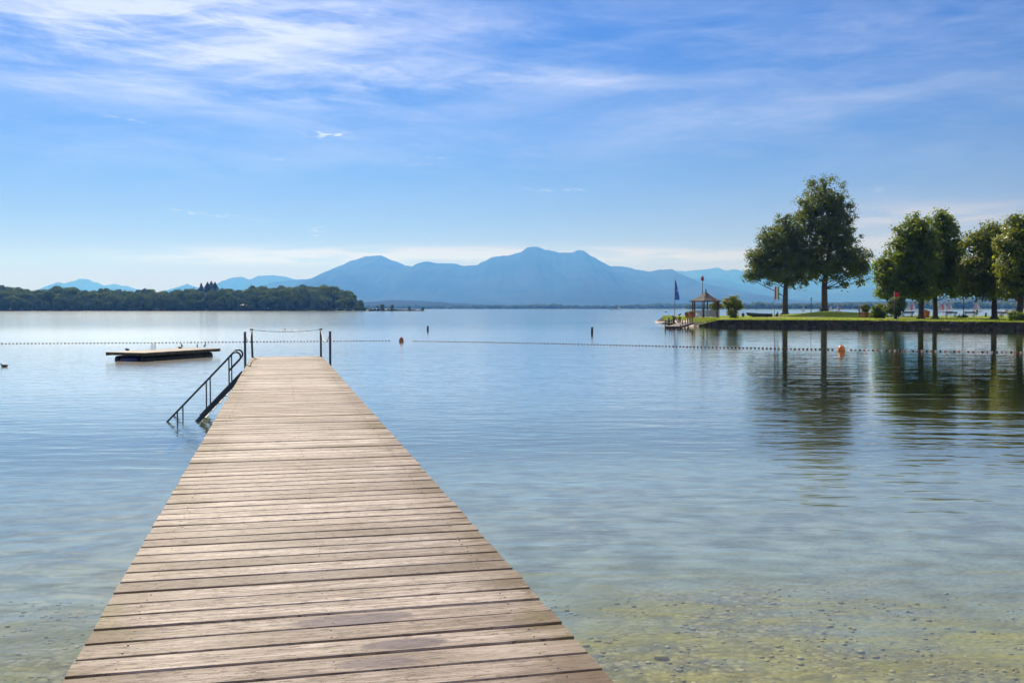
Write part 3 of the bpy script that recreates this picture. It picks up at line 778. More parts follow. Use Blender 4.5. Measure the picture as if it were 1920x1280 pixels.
# ------------------------------------------------------------------ figures (skin grown over a skeleton)
def skin_obj(name, pts, edges, radii, mat, parent=None, sub=2, root=0):
    me = bpy.data.meshes.new(name); me.from_pydata([tuple(p) for p in pts], edges, [])
    me.materials.append(mat)
    o = bpy.data.objects.new(name, me); COL.objects.link(o)
    if parent is not None: o.parent = parent
    md = o.modifiers.new('skin', 'SKIN'); md.use_smooth_shade = True; md.branch_smoothing = 0.3
    sv = me.skin_vertices[0].data if me.skin_vertices else None
    if sv is None:
        bm = bmesh.new(); bm.from_mesh(me); bm.verts.layers.skin.verify(); bm.to_mesh(me); bm.free(); sv = me.skin_vertices[0].data
    for i, r in enumerate(radii): sv[i].radius = (r, r) if not isinstance(r, tuple) else r
    sv[root].use_root = True
    sm = o.modifiers.new('smooth', 'SUBSURF'); sm.levels = sub; sm.render_levels = sub
    return o
def person(loc, rz, label, J, top_mat, bottom_mat, group=None, shorts=True, legs=True, cat='person'):
    root = thing('person', loc, label, cat, group, rz)
    P = {k: Vector(v) for k, v in J.items()}
    pts = []; rad = []; ed = []; ix = {}
    def pt(k, p, r, par=None):
        ix[k] = len(pts); pts.append(p); rad.append(r)
        if par: ed.append((ix[par], ix[k]))
    pt('pelvis', P['pelvis'], (.15, .115)); pt('waist', P['pelvis'].lerp(P['neck'], .4), (.125, .10), 'pelvis')
    pt('chest', P['pelvis'].lerp(P['neck'], .78), (.15, .115), 'waist'); pt('neck', P['neck'], .052, 'chest')
    hd = (P['head'] - P['neck']).normalized()
    pt('jaw', P['neck'].lerp(P['head'], .55), .066, 'neck'); pt('head', P['head'], (.082, .095), 'jaw'); pt('crown', P['head'] + hd * .085, .06, 'head')
    face = P['face'].normalized() if 'face' in P else Vector((0, 1, 0))
    pt('nose', P['head'] + face * .112 - hd * .02, .014, 'head')
    for s in ('L', 'R'):
        pt('sh' + s, P['sh' + s], .058, 'chest'); pt('el' + s, P['el' + s], .042, 'sh' + s); pt('wr' + s, P['wr' + s], .027, 'el' + s)
        d = (P['wr' + s] - P['el' + s]).normalized(); side = d.cross(face); side = side.normalized() if side.length > .01 else Vector((1, 0, 0))
        pt('pa' + s, P['wr' + s] + d * .075, .032, 'wr' + s)
        for q, (o, L) in enumerate(((-.030, .075), (-.010, .088), (.010, .083), (.028, .066))):
            b = P['wr' + s] + d * .095 + side * o
            pt('f%d%s' % (q, s), b, .010, 'pa' + s); pt('g%d%s' % (q, s), b + d * L * .55, .009, 'f%d%s' % (q, s)); pt('h%d%s' % (q, s), b + d * L * .9 + face * .018, .008, 'g%d%s' % (q, s))
        pt('t0' + s, P['wr' + s] + d * .05 - side * .04 + face * .01, .012, 'pa' + s); pt('t1' + s, P['wr' + s] + d * .09 - side * .06 + face * .02, .010, 't0' + s)
        if legs:
            pt('hip' + s, P['hip' + s], .092, 'pelvis'); pt('kn' + s, P['kn' + s], .058, 'hip' + s)
            pt('ca' + s, P['kn' + s].lerp(P['an' + s], .35), .055, 'kn' + s); pt('an' + s, P['an' + s], .036, 'ca' + s)
            ff = Vector((face.x, face.y, 0)); ff = ff.normalized() if ff.length > .05 else Vector((0, 1, 0))
            pt('to' + s, P['an' + s] + ff * .15 + Vector((0, 0, -.045)), .034, 'an' + s)
    skin_obj('body', pts, ed, rad, MAT['skin'], root)
    # hair: a cap over the back and top of the head
    hm = MB(); hc = P['head'] + hd * .035 - face * .022
    hm.ball(hc, (.098, .105, .085), 14, 10); hm.build('hair', MAT['hair'], root)
    if top_mat:
        q = [P['pelvis'] + hd * .05, P['pelvis'].lerp(P['neck'], .4), P['pelvis'].lerp(P['neck'], .78), P['pelvis'].lerp(P['neck'], .95)]
        r = [(.17, .135), (.145, .12), (.17, .135), .085]; e = [(0, 1), (1, 2), (2, 3)]
        for s in ('L', 'R'):
            q += [P['sh' + s], P['sh' + s].lerp(P['el' + s], .6)]; r += [.078, .064]; n = len(q); e += [(2, n - 2), (n - 2, n - 1)]
        skin_obj('shirt', q, e, r, top_mat, root)
    if bottom_mat and legs:
        q = [P['pelvis'] + hd * .05, P['pelvis']]; r = [(.165, .13), (.168, .135)]; e = [(0, 1)]
        for s in ('L', 'R'):
            end = P['hip' + s].lerp(P['kn' + s], .8) if shorts else P['kn' + s].lerp(P['an' + s], .85)
            q += [P['hip' + s], P['hip' + s].lerp(P['kn' + s], .6)]; r += [.108, .09]; n = len(q); e += [(1, n - 2), (n - 2, n - 1)]
            if not shorts: q += [P['kn' + s]]; r += [.075]; e += [(len(q) - 2, len(q) - 1)]
            q += [end]; r += [.085 if shorts else .06]; e += [(len(q) - 2, len(q) - 1)]
        skin_obj('shorts' if shorts else 'trousers', q, e, r, bottom_mat, root)
    return root
WALK = dict(pelvis=(0, 0, .93), neck=(0, .06, 1.47), head=(0, .11, 1.63), shL=(-.19, .05, 1.42), shR=(.19, .05, 1.42), elL=(-.23, -.14, 1.16), wrL=(-.22, -.16, .93), elR=(.23, .12, 1.14), wrR=(.21, .34, 1.0),
            hipL=(-.10, 0, .90), hipR=(.10, 0, .90), knL=(-.10, .20, .50), anL=(-.10, .26, .08), knR=(.10, -.06, .49), anR=(.10, -.34, .12), face=(0, 1, -.05))
BEND = dict(pelvis=(0, -.10, .90), neck=(0, .34, 1.20), head=(0, .49, 1.24), shL=(-.18, .30, 1.17), shR=(.18, .30, 1.17), elL=(-.20, .42, .90), wrL=(-.14, .55, .72), elR=(.20, .44, .92), wrR=(.15, .56, .74),
            hipL=(-.10, -.10, .87), hipR=(.10, -.10, .87), knL=(-.11, .22, .50), anL=(-.11, .40, .08), knR=(.11, -.22, .47), anR=(.11, -.44, .08), face=(0, .75, -.6))
SIT = dict(pelvis=(0, 0, .13), neck=(0, -.10, .66), head=(0, -.07, .83), shL=(-.19, -.10, .61), shR=(.19, -.10, .61), elL=(-.26, .02, .38), wrL=(-.16, .24, .36), elR=(.26, .02, .38), wrR=(.16, .24, .36),
           hipL=(-.10, .02, .12), hipR=(.10, .02, .12), knL=(-.14, .40, .46), anL=(-.13, .62, .08), knR=(.14, .38, .46), anR=(.13, .60, .08), face=(0, 1, -.1))
person(ground(1611, 138.5), R(75), 'person in blue top and navy shorts walking past the wooden planter', WALK, MAT['blue_cloth'], MAT['navy'], 'people on the peninsula')
person(ground(1266, 146), R(60), 'person in dark clothes stooping mid stride by the blue beach flag', BEND, MAT['dark_cloth'], MAT['dark_cloth'], 'people on the peninsula', shorts=False)
person(ground(1393, 152), R(-10), 'person sitting on the grass left of the beached rowing boat', SIT, MAT['navy'], MAT['navy'], 'people on the peninsula')
person(ground(1457, 151), R(30), 'person sitting on the grass under the striped flag', SIT, MAT['dark_cloth'], MAT['navy'], 'people on the peninsula')
SWIM = dict(pelvis=(0, -.62, -.30), neck=(0, -.05, -.05), head=(0, .05, .10), shL=(-.19, -.09, -.06), shR=(.19, -.09, -.06), elL=(-.42, .10, .04), wrL=(-.52, .32, -.03), elR=(.42, .10, .04), wrR=(.52, .32, -.03),
            hipL=(-.10, -.66, -.32), hipR=(.10, -.66, -.32), knL=(-.13, -1.04, -.40), anL=(-.13, -1.42, -.34), knR=(.13, -1.02, -.42), anR=(.13, -1.40, -.40), face=(0, 1, .0))
sw = G(535, 619.5, 0.0)
person(sw, R(80), 'person swimming out beyond the pier, only dark head and shoulders above water', SWIM, None, MAT['navy'])
fm_ = MB(); rng = random.Random(5)
for i in range(46):
    a = rng.uniform(0, 6.28); rr = abs(rng.gauss(0, .55)) + .25
    fm_.ball((sw.x + math.cos(a) * rr * 1.9, sw.y + math.sin(a) * rr * .7, 0.01), (rng.uniform(.05, .2), rng.uniform(.05, .15), rng.uniform(.015, .07)), 7, 5)
tag(fm_.build('splash', MAT['foam']), kind='stuff')

def bird(loc, rz, label, pose='stand', mat='feather_dark', sc=1.0, group=None, name='bird'):
    root = thing(name, loc, label, 'bird', group, rz); root.scale = (sc,) * 3
    if pose == 'stand':
        pts = [(0, 0, .20), (0, .035, .29), (0, .055, .37), (0, .075, .43), (0, .13, .435), (0, -.05, .13), (0, -.13, .04), (.035, .02, .12), (.035, .03, .05), (.035, .07, .008), (-.035, .02, .12), (-.035, .03, .05), (-.035, .07, .008)]
        ed = [(0, 1), (1, 2), (2, 3), (3, 4), (0, 5), (5, 6), (0, 7), (7, 8), (8, 9), (0, 10), (10, 11), (11, 12)]
        rad = [.085, .07, .034, .036, .014, .06, .022, .028, .011, .011, .028, .011, .011]
    elif pose == 'swim':
        pts = [(0, 0, .05), (0, .12, .06), (0, .17, .14), (0, .19, .20), (0, .25, .20), (0, -.14, .07), (0, -.26, .12)]
        ed = [(0, 1), (1, 2), (2, 3), (3, 4), (0, 5), (5, 6)]; rad = [.10, .075, .034, .04, .014, .07, .02]
    elif pose == 'rest':
        pts = [(0, 0, .07), (0, .10, .09), (0, .08, .15), (0, .03, .16), (0, -.14, .07), (0, -.24, .08)]
        ed = [(0, 1), (1, 2), (2, 3), (0, 4), (4, 5)]; rad = [.085, .06, .036, .02, .06, .02]
    else:   # flying
        pts = [(0, 0, 0), (0, .14, .02), (0, .24, .04), (0, .31, .035), (0, -.16, 0), (0, -.30, 0), (.22, .03, .10), (.50, -.08, .05), (-.22, .03, .10), (-.50, -.08, .05)]
        ed = [(0, 1), (1, 2), (2, 3), (0, 4), (4, 5), (0, 6), (6, 7), (0, 8), (8, 9)]; rad = [.075, .06, .04, .014, .055, (.06, .015), (.075, .02), (.05, .012), (.075, .02), (.05, .012)]
    skin_obj('body', pts, ed, rad, MAT[mat], root)
    hd = {'stand': (0, .125, .434), 'swim': (0, .245, .198), 'rest': (0, .02, .165), 'fly': (0, .31, .035)}[pose]
    mb = MB(); d = 1 if pose != 'rest' else -1
    mb.tube([hd, (hd[0], hd[1] + .03 * d, hd[2] - .003), (hd[0], hd[1] + .065 * d, hd[2] - .012)], [.016, .011, .003], 8); mb.build('beak', MAT['beak'], root)
    return root
bird(G(8, 687.5, 0.0), R(95), 'small dark duck swimming alone at the left edge of the lake', 'swim', 'feather_dark', .75)
bird(D(1249, 585, 150), R(80), 'pale bird flying low left of the blue beach flag', 'fly', 'feather_brown', 0.9)
bird(D(1221, 361, 160), R(-70), 'tiny dark bird high in the open sky', 'fly', 'feather_dark', 0.5)

# ------------------------------------------------------------------ pier
TH = R(13.26)
DECK = 1.15
U = Vector((math.cos(TH), math.sin(TH), 0)); V = Vector((-math.sin(TH), math.cos(TH), 0))
UL, UR, VEND = -0.918, 1.387, 33.75
def pier_w(u, v, z): return U * u + V * v + Vector((0, 0, z))
pier = thing('wooden_pier', (0, 0, 0), 'long weathered plank pier running out over the lake', 'pier', None, TH)
rng = random.Random(2)
mb = MB(); nails = MB()
PITCHB = 0.2173; v0 = 4.560 - 36 * PITCHB
nb = int((VEND - v0) / PITCHB)
for b in range(nb):
    va = v0 + b * PITCHB; gap = rng.uniform(0.016, 0.027)
    ul = UL + rng.gauss(0, .003); ur = UR + rng.gauss(0, .0035); z0 = DECK + rng.gauss(0, .0018); tw = rng.gauss(0, .0014); sk = rng.gauss(0, .0016)
    n = 22; W_ = PITCHB - gap; bv = 0.006; vs = []; fs = []
    for i in range(n + 1):
        t = i / n; u = ul + (ur - ul) * t
        e0 = va + gap / 2 + sk * (t - .5) * 2 + .0016 * mnoise.noise((u * 3, b * 1.7, 0)); e1 = va + gap / 2 + W_ + sk * (t - .5) * 2 + .0016 * mnoise.noise((u * 3, b * 1.7, 5))
        zz = z0 + tw * (t - .5) * 2 + .0012 * mnoise.noise((u * 1.3, b * 2.3, 9)); cup = .0015
        vs += [(u, e0, zz - .042), (u, e0, zz - bv), (u, e0 + bv, zz), (u, (e0 + e1) / 2, zz - cup), (u, e1 - bv, zz), (u, e1, zz - bv), (u, e1, zz - .042)]
    for i in range(n):
        for k in range(7):
            a = i * 7 + k; c_ = i * 7 + (k + 1) % 7
            fs.append((a, a + 7, c_ + 7, c_))
    fs.append((0, 1, 2, 3, 4, 5, 6)); fs.append(tuple(reversed(range(n * 7, n * 7 + 7))))
    mb.add(vs, fs)
    vm = va + PITCHB / 2
    if -1 < vm < 24:
        for u in (-0.72, 0.24, 1.2):
            if u == 0.24 and rng.random() < .35: continue
            for s in (-.055, .055):
                q = (u + rng.gauss(0, .012), vm + s + rng.gauss(0, .008), z0 - .004)
                nails.lathe(q, [(.005, 0), (.005, .0055), (.003, .006)], 7)
mb.add(nails.v, nails.f, 1)
mb.build('deck', [MAT['wood'], MAT['black']], pier)
for u in (-.72, .24, 1.2):
    mb = MB(); mb.box((u, (VEND + v0) / 2, DECK - .042 - .102), (.12, VEND - v0 - .06, .20)); mb.build('joist', MAT['dark_wood'], pier)
for v in [0.8 + 3.65 * i for i in range(10)]:
    mb = MB(); mb.box((.24, v, DECK - .042 - .206 - .10), (2.15, .18, .20)); mb.build('cross_beam', MAT['dark_wood'], pier)
    for u in (-.6, 1.08):
        mb = MB(); mb.tube([(u, v, DECK - .46), (u, v, -4.2)], .11, 12); mb.build('pile', MAT['dark_wood'], pier)
PV = 29.2
def post(u, v, base, top, lean=0.0, cap=False):
    mb = MB(); mb.tube([(u, v, base), (u + lean, v, top)], .034, 12)
    o = mb.build('mooring_post', MAT['blue_steel'], pier)
    c = MB()
    if cap: c.ball((u + lean, v, top + .012), (.055, .055, .034), 10, 6)
    else: c.lathe((u, v, top), [(.036, 0), (.036, .012), (.02, .018)], 10)
    c.build('post_cap', MAT['blue_steel'], o)
    return Vector((u + lean, v, top))
a1 = post(UL - .045, PV, -1.5, DECK + .92)
a2 = post(UR + .012 + .035, PV + .02, -1.5, DECK + .92)
VP = VEND - .45
b1 = post(UL + .06, VP, DECK - .3, DECK + .90, -.035, True)
b2 = post(UR - .055, VP, DECK - .3, DECK + .90, 0.0, True)
def catenary(a, b, sag, n=24):
    return [a.lerp(b, i / n) - Vector((0, 0, sag * (1 - (2 * i / n - 1) ** 2))) for i in range(n + 1)]
def wp(p): return U * p.x + V * p.y + Vector((0, 0, p.z))
mb = MB(); mb.tube(catenary(wp(b1), wp(b2), .075), .008, 6)
tag(mb.build('barrier_rope', MAT['chain']), 'thin dark rope slung across the end of the pier', 'rope')
mb = MB(); mb.tube(catenary(wp(b1), wp(a1) - Vector((0, 0, .02)), .30), .014, 6)
tag(mb.build('barrier_rope', MAT['white_rope']), 'white rope sagging between the two left posts of the pier', 'rope')
mb = MB(); mb.tube(catenary(wp(b2), wp(a2) - Vector((0, 0, .02)), .34), .014, 6)
tag(mb.build('barrier_rope', MAT['white_rope']), 'white rope sagging between the two right posts of the pier', 'rope')

# ------------------------------------------------------------------ bathing stairs on the left side of the pier
st = thing('bathing_stairs', pier_w(UL, 25.2, 0), 'dark steel bathing stairs with handrails leading down into the water', 'stairs', None, TH)
SLP = 1.06
def sz(du): return DECK - .02 + du * SLP           # du is negative away from the pier
for i, dv in enumerate((0.0, 1.4)):
    mb = MB(); mb.bar((-.01, dv, sz(-.01) - .03), (-1.75, dv, sz(-1.75) - .03), .045, .11); mb.build('stringer', MAT['blue_steel'], st)
    rail = [(-2.15, dv, sz(-2.15) + .73)] + [(-2.15 + 0.25 * k, dv, sz(-2.15 + .25 * k) + .73) for k in range(1, 8)]
    # hairpin at the upper end
    top = Vector((-.22, dv, sz(-.22) + .74)); dd = Vector((1, 0, SLP)).normalized(); nn = Vector((SLP, 0, -1)).normalized(); r = .115
    rail = [p for p in rail if p[0] < -.3] + [top]
    cen = top + nn * r
    for k in range(1, 10):
        t = math.pi * k / 9.0
        rail.append(cen + (-nn * math.cos(t) + dd * math.sin(t)) * r)
    e = cen + nn * r; e2 = Vector((-.30, dv, e.z + (-.30 - e.x) * SLP))
    rail.append(e - dd * .12); rail.append(e2)
    mb = MB(); mb.tube(rail, .024, 10); mb.build('handrail', MAT['blue_steel'], st)
    for du in (-.30, -.84, -1.52):
        mb = MB(); mb.tube([(du, dv, max(-1.4, sz(du) - .05)), (du, dv, sz(du) + .73)], .017, 8); mb.build('baluster', MAT['blue_steel'], st)
for k in range(7):
    du = -.13 - .165 * k
    mb = MB(); mb.box((du + .05, .70, sz(du) - .05), (.13, 1.35, .022)); mb.build('tread', MAT['offwhite'], st)

# ------------------------------------------------------------------ swimming raft
RZ = 0.44
A, B, Cc = G(198.5, 658.5, RZ), G(270, 661.5, RZ), G(413.5, 653, RZ)
ex = (Cc - B); LX = ex.length; ang = math.atan2(ex.y, ex.x); ex.normalize(); ey = Vector((-ex.y, ex.x, 0)); LY = 2.55
raft = thing('swimming_raft', (B.x, B.y, 0), 'flat wooden swimming raft floating left of the pier', 'raft', None, ang)
mb = MB()
rng = random.Random(8)
nbd = 24
for i in range(nbd):
    x = LX * (i + .5) / nbd
    mb.box((x, LY / 2, RZ - .02 + rng.gauss(0, .003)), (LX / nbd - .012, LY + rng.gauss(0, .01), .04))
mb.build('deck', MAT['raft_wood'], raft)
for y in (.05, LY / 2, LY - .05):
    mb = MB(); mb.box((LX / 2, y, RZ - .04 - .067), (LX - .02, .09, .13)); mb.build('long_beam', MAT['raft_side'], raft)
for x in (.06, LX - .06):
    for y0_, y1_ in ((.1, LY / 2 - .05), (LY / 2 + .05, LY - .1)):
        mb = MB(); mb.box((x, (y0_ + y1_) / 2, RZ - .04 - .06), (.08, y1_ - y0_, .10)); mb.build('end_beam', MAT['raft_side'], raft)
for i, y in enumerate((.42, LY - .42)):
    mb = MB()
    mb.tube([(.35, y, .05), (.40, y, .05), (LX - .40, y, .05), (LX - .35, y, .05)], [.12, .19, .19, .12], 16)
    for k in range(1, 6): mb.tube([(LX * k / 6 - .03, y, .05), (LX * k / 6 + .03, y, .05)], .2, 16)
    mb.build('float_drum', MAT['black'], raft)
for x in (.42, LX - .42):
    mb = MB(); mb.tube([(x, .75, .05), (x, LY - .75, .05)], .17, 14); mb.build('float_drum', MAT['blue_plastic'] if x < 1 else MAT['black'], raft)
def inv(p): 
    d = p - Vector((B.x, B.y, 0)); return Vector((d.dot(ex), d.dot(ey), p.z))
for k, px in enumerate((271, 280.5)):
    q = inv(G(px, 655, RZ)); q.x = max(.05, q.x); q.y = min(LY - .08, q.y)
    mb = MB(); w = .12; h = .34
    mb.tube([(q.x - w, q.y + .0, RZ - .3), (q.x - w, q.y, RZ + h * .7)] + [(q.x - w * math.cos(math.pi * t / 8), q.y, RZ + h * .7 + h * .3 * math.sin(math.pi * t / 8)) for t in range(1, 8)] + [(q.x + w, q.y, RZ + h * .7), (q.x + w, q.y, RZ - .3)], .014, 8)
    mb.build('ladder_hoop', MAT['chrome'], raft)
BG = 'birds resting on the swimming raft'
bird(G(341, 651.5, RZ), R(115), 'dark bird standing on the raft, leftmost of the three upright birds', 'stand', 'feather_dark', .62, BG)
bird(G(370, 651.8, RZ), R(30), 'dark bird standing on the raft, middle one of the three upright birds', 'stand', 'feather_dark', .55, BG)
bird(G(384, 651.5, RZ), R(-60), 'dark bird standing on the raft, rightmost of the three upright birds', 'stand', 'feather_dark', .6, BG)
bird(G(337, 653.2, RZ), R(80), 'pale brown bird crouched on the raft beside an upright dark one', 'rest', 'feather_brown', .7, BG)
bird(G(238, 657.2, RZ), R(70), 'brown bird crouched alone near the left end of the raft', 'rest', 'feather_brown', .8, BG)

# ------------------------------------------------------------------ float line, buoys, posts in the water
def poly(pts, step):
    out = []; acc = 0.0
    for a, b in zip(pts, pts[1:]):
        L = (b - a).length; t = -acc
        while t + step <= L:
            t += step; out.append((a.lerp(b, t / L), (b - a).normalized()))
        acc = L - t
    return out
def float_line(label, pxs, seed, mats, step=.27):
    rng = random.Random(seed)
    pts = [G(x, y, 0.02) for x, y in pxs]
    base = pts[0].copy(); base.z = 0
    root = thing('float_line', base, label, 'float line', 'swim area float line')
    fine = []
    for a, b in zip(pts, pts[1:]):
        n = max(2, int((b - a).length / 1.0)); fine += [a.lerp(b, i / n) + Vector((0, .12 * mnoise.noise((a.x + i, seed, 0)), 0)) for i in range(n)]
    fine.append(pts[-1])
    mb = MB(); mb.tube([p - base + Vector((0, 0, -.025)) for p in fine], .008, 5); mb.build('rope', MAT['chain'], root)
    protos = []
    for mm in mats:
        q = MB(); q.lathe((0, 0, -.07), [(.012, 0), (.046, .02), (.056, .05), (.056, .09), (.046, .12), (.012, .14)], 9)
        for i, p in enumerate(q.v): q.v[i] = (p[2], p[1], p[0])
        protos.append(q.build('float', mm, root))
    sp = poly(fine, step)
    order = sorted(range(len(sp)), key=lambda i: sp[i][0].y)
    near = set(order[:100]); rest = MB(); used = 0
    for i, (p, d) in enumerate(sp):
        a = math.atan2(d.y, d.x) + rng.gauss(0, .1); zz = .018 + rng.gauss(0, .006)
        k = i % len(mats)
        if i in near:
            if used < len(protos): k = used; o = protos[used]
            else: o = protos[k].copy(); COL.objects.link(o); o.parent = root
            used += 1
            o.location = p - base; o.location.z = zz; o.rotation_euler = (0, 0, a)
        else:
            M = Matrix.Translation(Vector((p.x - base.x, p.y - base.y, zz))) @ Matrix.Rotation(a, 4, 'Z')
            rest.add([M @ v.co for v in protos[k].data.vertices], [list(f.vertices) for f in protos[k].data.polygons], 0, True)
    if rest.v: tag(rest.build('float', mats[0], root), kind='stuff')
    return root
MAT['float_blue'] = simple('dark_blue_float', (0.03, 0.045, 0.075), 0.5, 0.2, 9.0)
MAT['float_black'] = simple('black_float', (0.03, 0.03, 0.032), 0.5, 0.2, 9.0)
MAT['float_red'] = simple('faded_red_float', (0.42, 0.10, 0.06), 0.5, 0.2, 9.0)
MAT['float_pale'] = simple('pale_float', (0.45, 0.40, 0.36), 0.5, 0.2, 9.0)
float_line('line of dark blue floats passing behind the raft and the pier end', [(-60, 644.5), (300, 642.4), (470, 640.8), (735, 638.6)], 1, [MAT['float_blue'], MAT['float_blue']])
float_line('line of black floats between the brownish and the bright orange buoy', [(771, 639.2), (900, 641.2), (1100, 645.5), (1300, 650.2), (1450, 653), (1566, 655)], 2, [MAT['float_black'], MAT['float_black']])
float_line('line of red and pale floats running right from the bright orange buoy', [(1588, 655.5), (1750, 658), (1920, 660.6), (2060, 663)], 3, [MAT['float_red'], MAT['float_pale'], MAT['float_black']])
def buoy(px, py, r, mat, label, squat=1.15):
    p = G(px, py, 0.0)
    root = thing('buoy', p, label, 'buoy', 'swim area buoys')
    mb = MB(); mb.lathe((0, 0, -.3 * r), [(.25 * r, -.5 * r), (.75 * r, -.3 * r), (r, .1 * r), (r * 1.02, .4 * r), (.95 * r, .95 * r * squat), (.7 * r, 1.4 * r * squat), (.35 * r, 1.62 * r * squat), (.08 * r, 1.68 * r * squat)], 18)
    mb.build('shell', mat, root)
    mb = MB(); mb.lathe((0, 0, -.02), [(r * .98, -.10), (r * 1.035, -.07), (r * 1.035, .02), (r * .98, .05)], 18); mb.build('waterline_band', MAT['black'], root)
    mb = MB(); mb.tube([(-.07, 0, 1.38 * r * squat), (-.06, 0, 1.52 * r * squat), (0, 0, 1.58 * r * squat), (.06, 0, 1.52 * r * squat), (.07, 0, 1.38 * r * squat)], .014, 6); mb.build('lifting_eye', MAT['grey'], root)
buoy(752.5, 641.5, .185, MAT['rust_orange'], 'brownish orange mooring buoy with dark waterline right of the pier end', 1.5)
buoy(1577.5, 658.0, .235, MAT['orange'], 'bright orange round buoy floating in front of the tree reflections', 1.1)
def water_post(px, py, h, r, label):
    p = G(px, py, 0.0)
    root = thing('wooden_pile', p, label, 'wooden post', 'single posts standing in the lake')
    mb = MB(); mb.tube([(0, 0, -4), (0, 0, h * .3), (.01, 0, h)], [r * 1.05, r, r * .96], 12); mb.build('shaft', MAT['dark_wood'], root)
    mb = MB(); mb.lathe((.01, 0, h - .005), [(r * 1.06, 0), (r * 1.06, .05), (r * .6, .07)], 12); mb.build('cap', MAT['blue_steel'], root)
water_post(802, 621, .60, .12, 'shorter farther wooden pile standing in the lake above the brownish buoy')
water_post(1110, 627.5, .74, .12, 'taller wooden pile standing alone in the lake left of the peninsula')

# ------------------------------------------------------------------ peninsula: jetty
JY = 126.5
jl = Vector((XP(1275, 117.3), 117.3, 0)) * KP; jr = Vector((XP(1301, 135), 135.0, 0)) * KP
jd = (jr - jl); jang = math.atan2(jd.y, jd.x); JL = jd.length; JW = 1.9; JZ = .34
je = jd.normalized(); jn = Vector((-je.y, je.x, 0))
jet = thing('small_jetty', jl, 'small dark wooden landing stage with railings at the tip of the peninsula', 'jetty', None, jang)
jet.rotation_euler = (0, -0.014, jang)
mb = MB(); n = 26
for i in range(n): mb.box((JL * (i + .5) / n, JW / 2, JZ - .03), (JL / n - .02, JW, .05))
mb.build('deck', MAT['raft_wood'], jet)
mb = MB(); mb.box((JL / 2, .08, JZ - .055 - .13), (JL, .14, .25)); mb.box((.08, JW / 2, JZ - .055 - .13), (.14, JW - .32, .25)); mb.box((JL / 2, JW - .08, JZ - .055 - .13), (JL, .14, .25)); mb.build('beam', MAT['dark_wood'], jet)
for x in (.1, JL * .2, JL * .42, JL * .65):
    mb = MB(); mb.tube([(x, .2, -1.5), (x, .2, JZ - .07)], .11, 8); mb.tube([(x, JW - .2, -1.5), (x, JW - .2, JZ - .07)], .11, 8); mb.build('pile', MAT['dark_wood'], jet)
def jpost(x, y, h=1.05): 
    mb = MB(); mb.box((x, y, JZ + h / 2 - .05), (.11, .11, h + .1), bev=.01); return mb.build('railing_post', MAT['dark_wood'], jet)
mb = MB(); mb.tube([(-.1, JW + .06, -1.5), (-.1, JW + .06, JZ + .85)], .075, 8); mb.build('mooring_pile', MAT['dark_wood'], jet)
mb = MB(); mb.tube([(-.1, -.06, -1.5), (-.1, -.06, JZ + .25)], .075, 8); mb.build('mooring_pile', MAT['dark_wood'], jet)
for x in (3.7, 6.2, 8.2): jpost(x, JW - .1, .75)
def panel(x0, x1, y):
    for x in (x0, (x0 + x1) / 2, x1): jpost(x, y, .86)
    mb = MB()
    for z in (.2, .47, .74): mb.box(((x0 + x1) / 2, y - .075, JZ + z), (x1 - x0 + .14, .035, .13))
    mb.build('rail_boards', MAT['dark_wood'], jet)
panel(14.6, 18.4, JW - .12)
panel(11.5, 19.7, .12)
jpost(4.7, .12, .75); jpost(8.5, .12, .75)

# ------------------------------------------------------------------ pavilion
gb = ground(1323, 147); GS = 147 / F
pav = thing('garden_pavilion', gb, 'small open hexagonal pavilion with shingled roof and white railing panels', 'pavilion', None, R(12))
RG = 1.95
cor = [Vector((math.cos(R(60 * k)) * RG, math.sin(R(60 * k)) * RG, 0)) for k in range(6)]
mb = MB(); mb.lathe((0, 0, -.25), [(RG + .18, 0), (RG + .18, .31), (RG + .1, .34)], 6); f_ = mb.build('floor_slab', MAT['gravel'], pav); f_.data.polygons.foreach_set('use_smooth', [False] * len(f_.data.polygons))
EV = 2.28
for c_ in cor:
    mb = MB(); mb.box((c_.x, c_.y, .09 + EV / 2), (.15, .15, EV), rz=math.atan2(c_.y, c_.x), bev=.012); mb.build('post', MAT['dark_wood'], pav)
for k in range(6):
    a, b = cor[k], cor[(k + 1) % 6]
    mb = MB(); mb.bar(a + Vector((0, 0, EV + .02)), b + Vector((0, 0, EV + .02)), .12, .16); mb.build('eave_beam', MAT['dark_wood'], pav)
    if k == 1: continue                      # the way in, on the land side
    d = (b - a).normalized(); a2_ = a + d * .1; b2_ = b - d * .1
    mb = MB(); L = (b2_ - a2_).length; nbal = 11
    mb.bar(a2_ + Vector((0, 0, 1.0)), b2_ + Vector((0, 0, 1.0)), .07, .07); mb.bar(a2_ + Vector((0, 0, .2)), b2_ + Vector((0, 0, .2)), .06, .07)
    for i in range(nbal): 
        p = a2_.lerp(b2_, (i + .5) / nbal); mb.box((p.x, p.y, .6), (.11, .03, .73), rz=math.atan2(d.y, d.x))
    mb.build('railing_panel', MAT['offwhite'], pav)
RR = RG + .48; AP = 3.62
mb = MB(); rc = [Vector((math.cos(R(60 * k)) * RR, math.sin(R(60 * k)) * RR, EV + .06)) for k in range(6)]
for k in range(6):
    a, b = rc[k], rc[(k + 1) % 6]; top = Vector((0, 0, AP)); rows = 9; vs = []; fs = []
    for i in range(rows + 1):
        t = i / rows; t2 = t + .06 * math.sin(math.pi * t)
        p, q = a.lerp(top, t), b.lerp(top, t); dz = Vector((0, 0, -.12 * math.sin(math.pi * t)))
        lip = Vector((0, 0, .022))
        vs += [p + dz, q + dz, p + dz + lip, q + dz + lip]
    for i in range(rows):
        o = i * 4 + 2; fs += [(o, o + 1, o + 3, o + 2), (o + 2, o + 3, o + 5, o + 4)]
    mb.add(vs, fs)
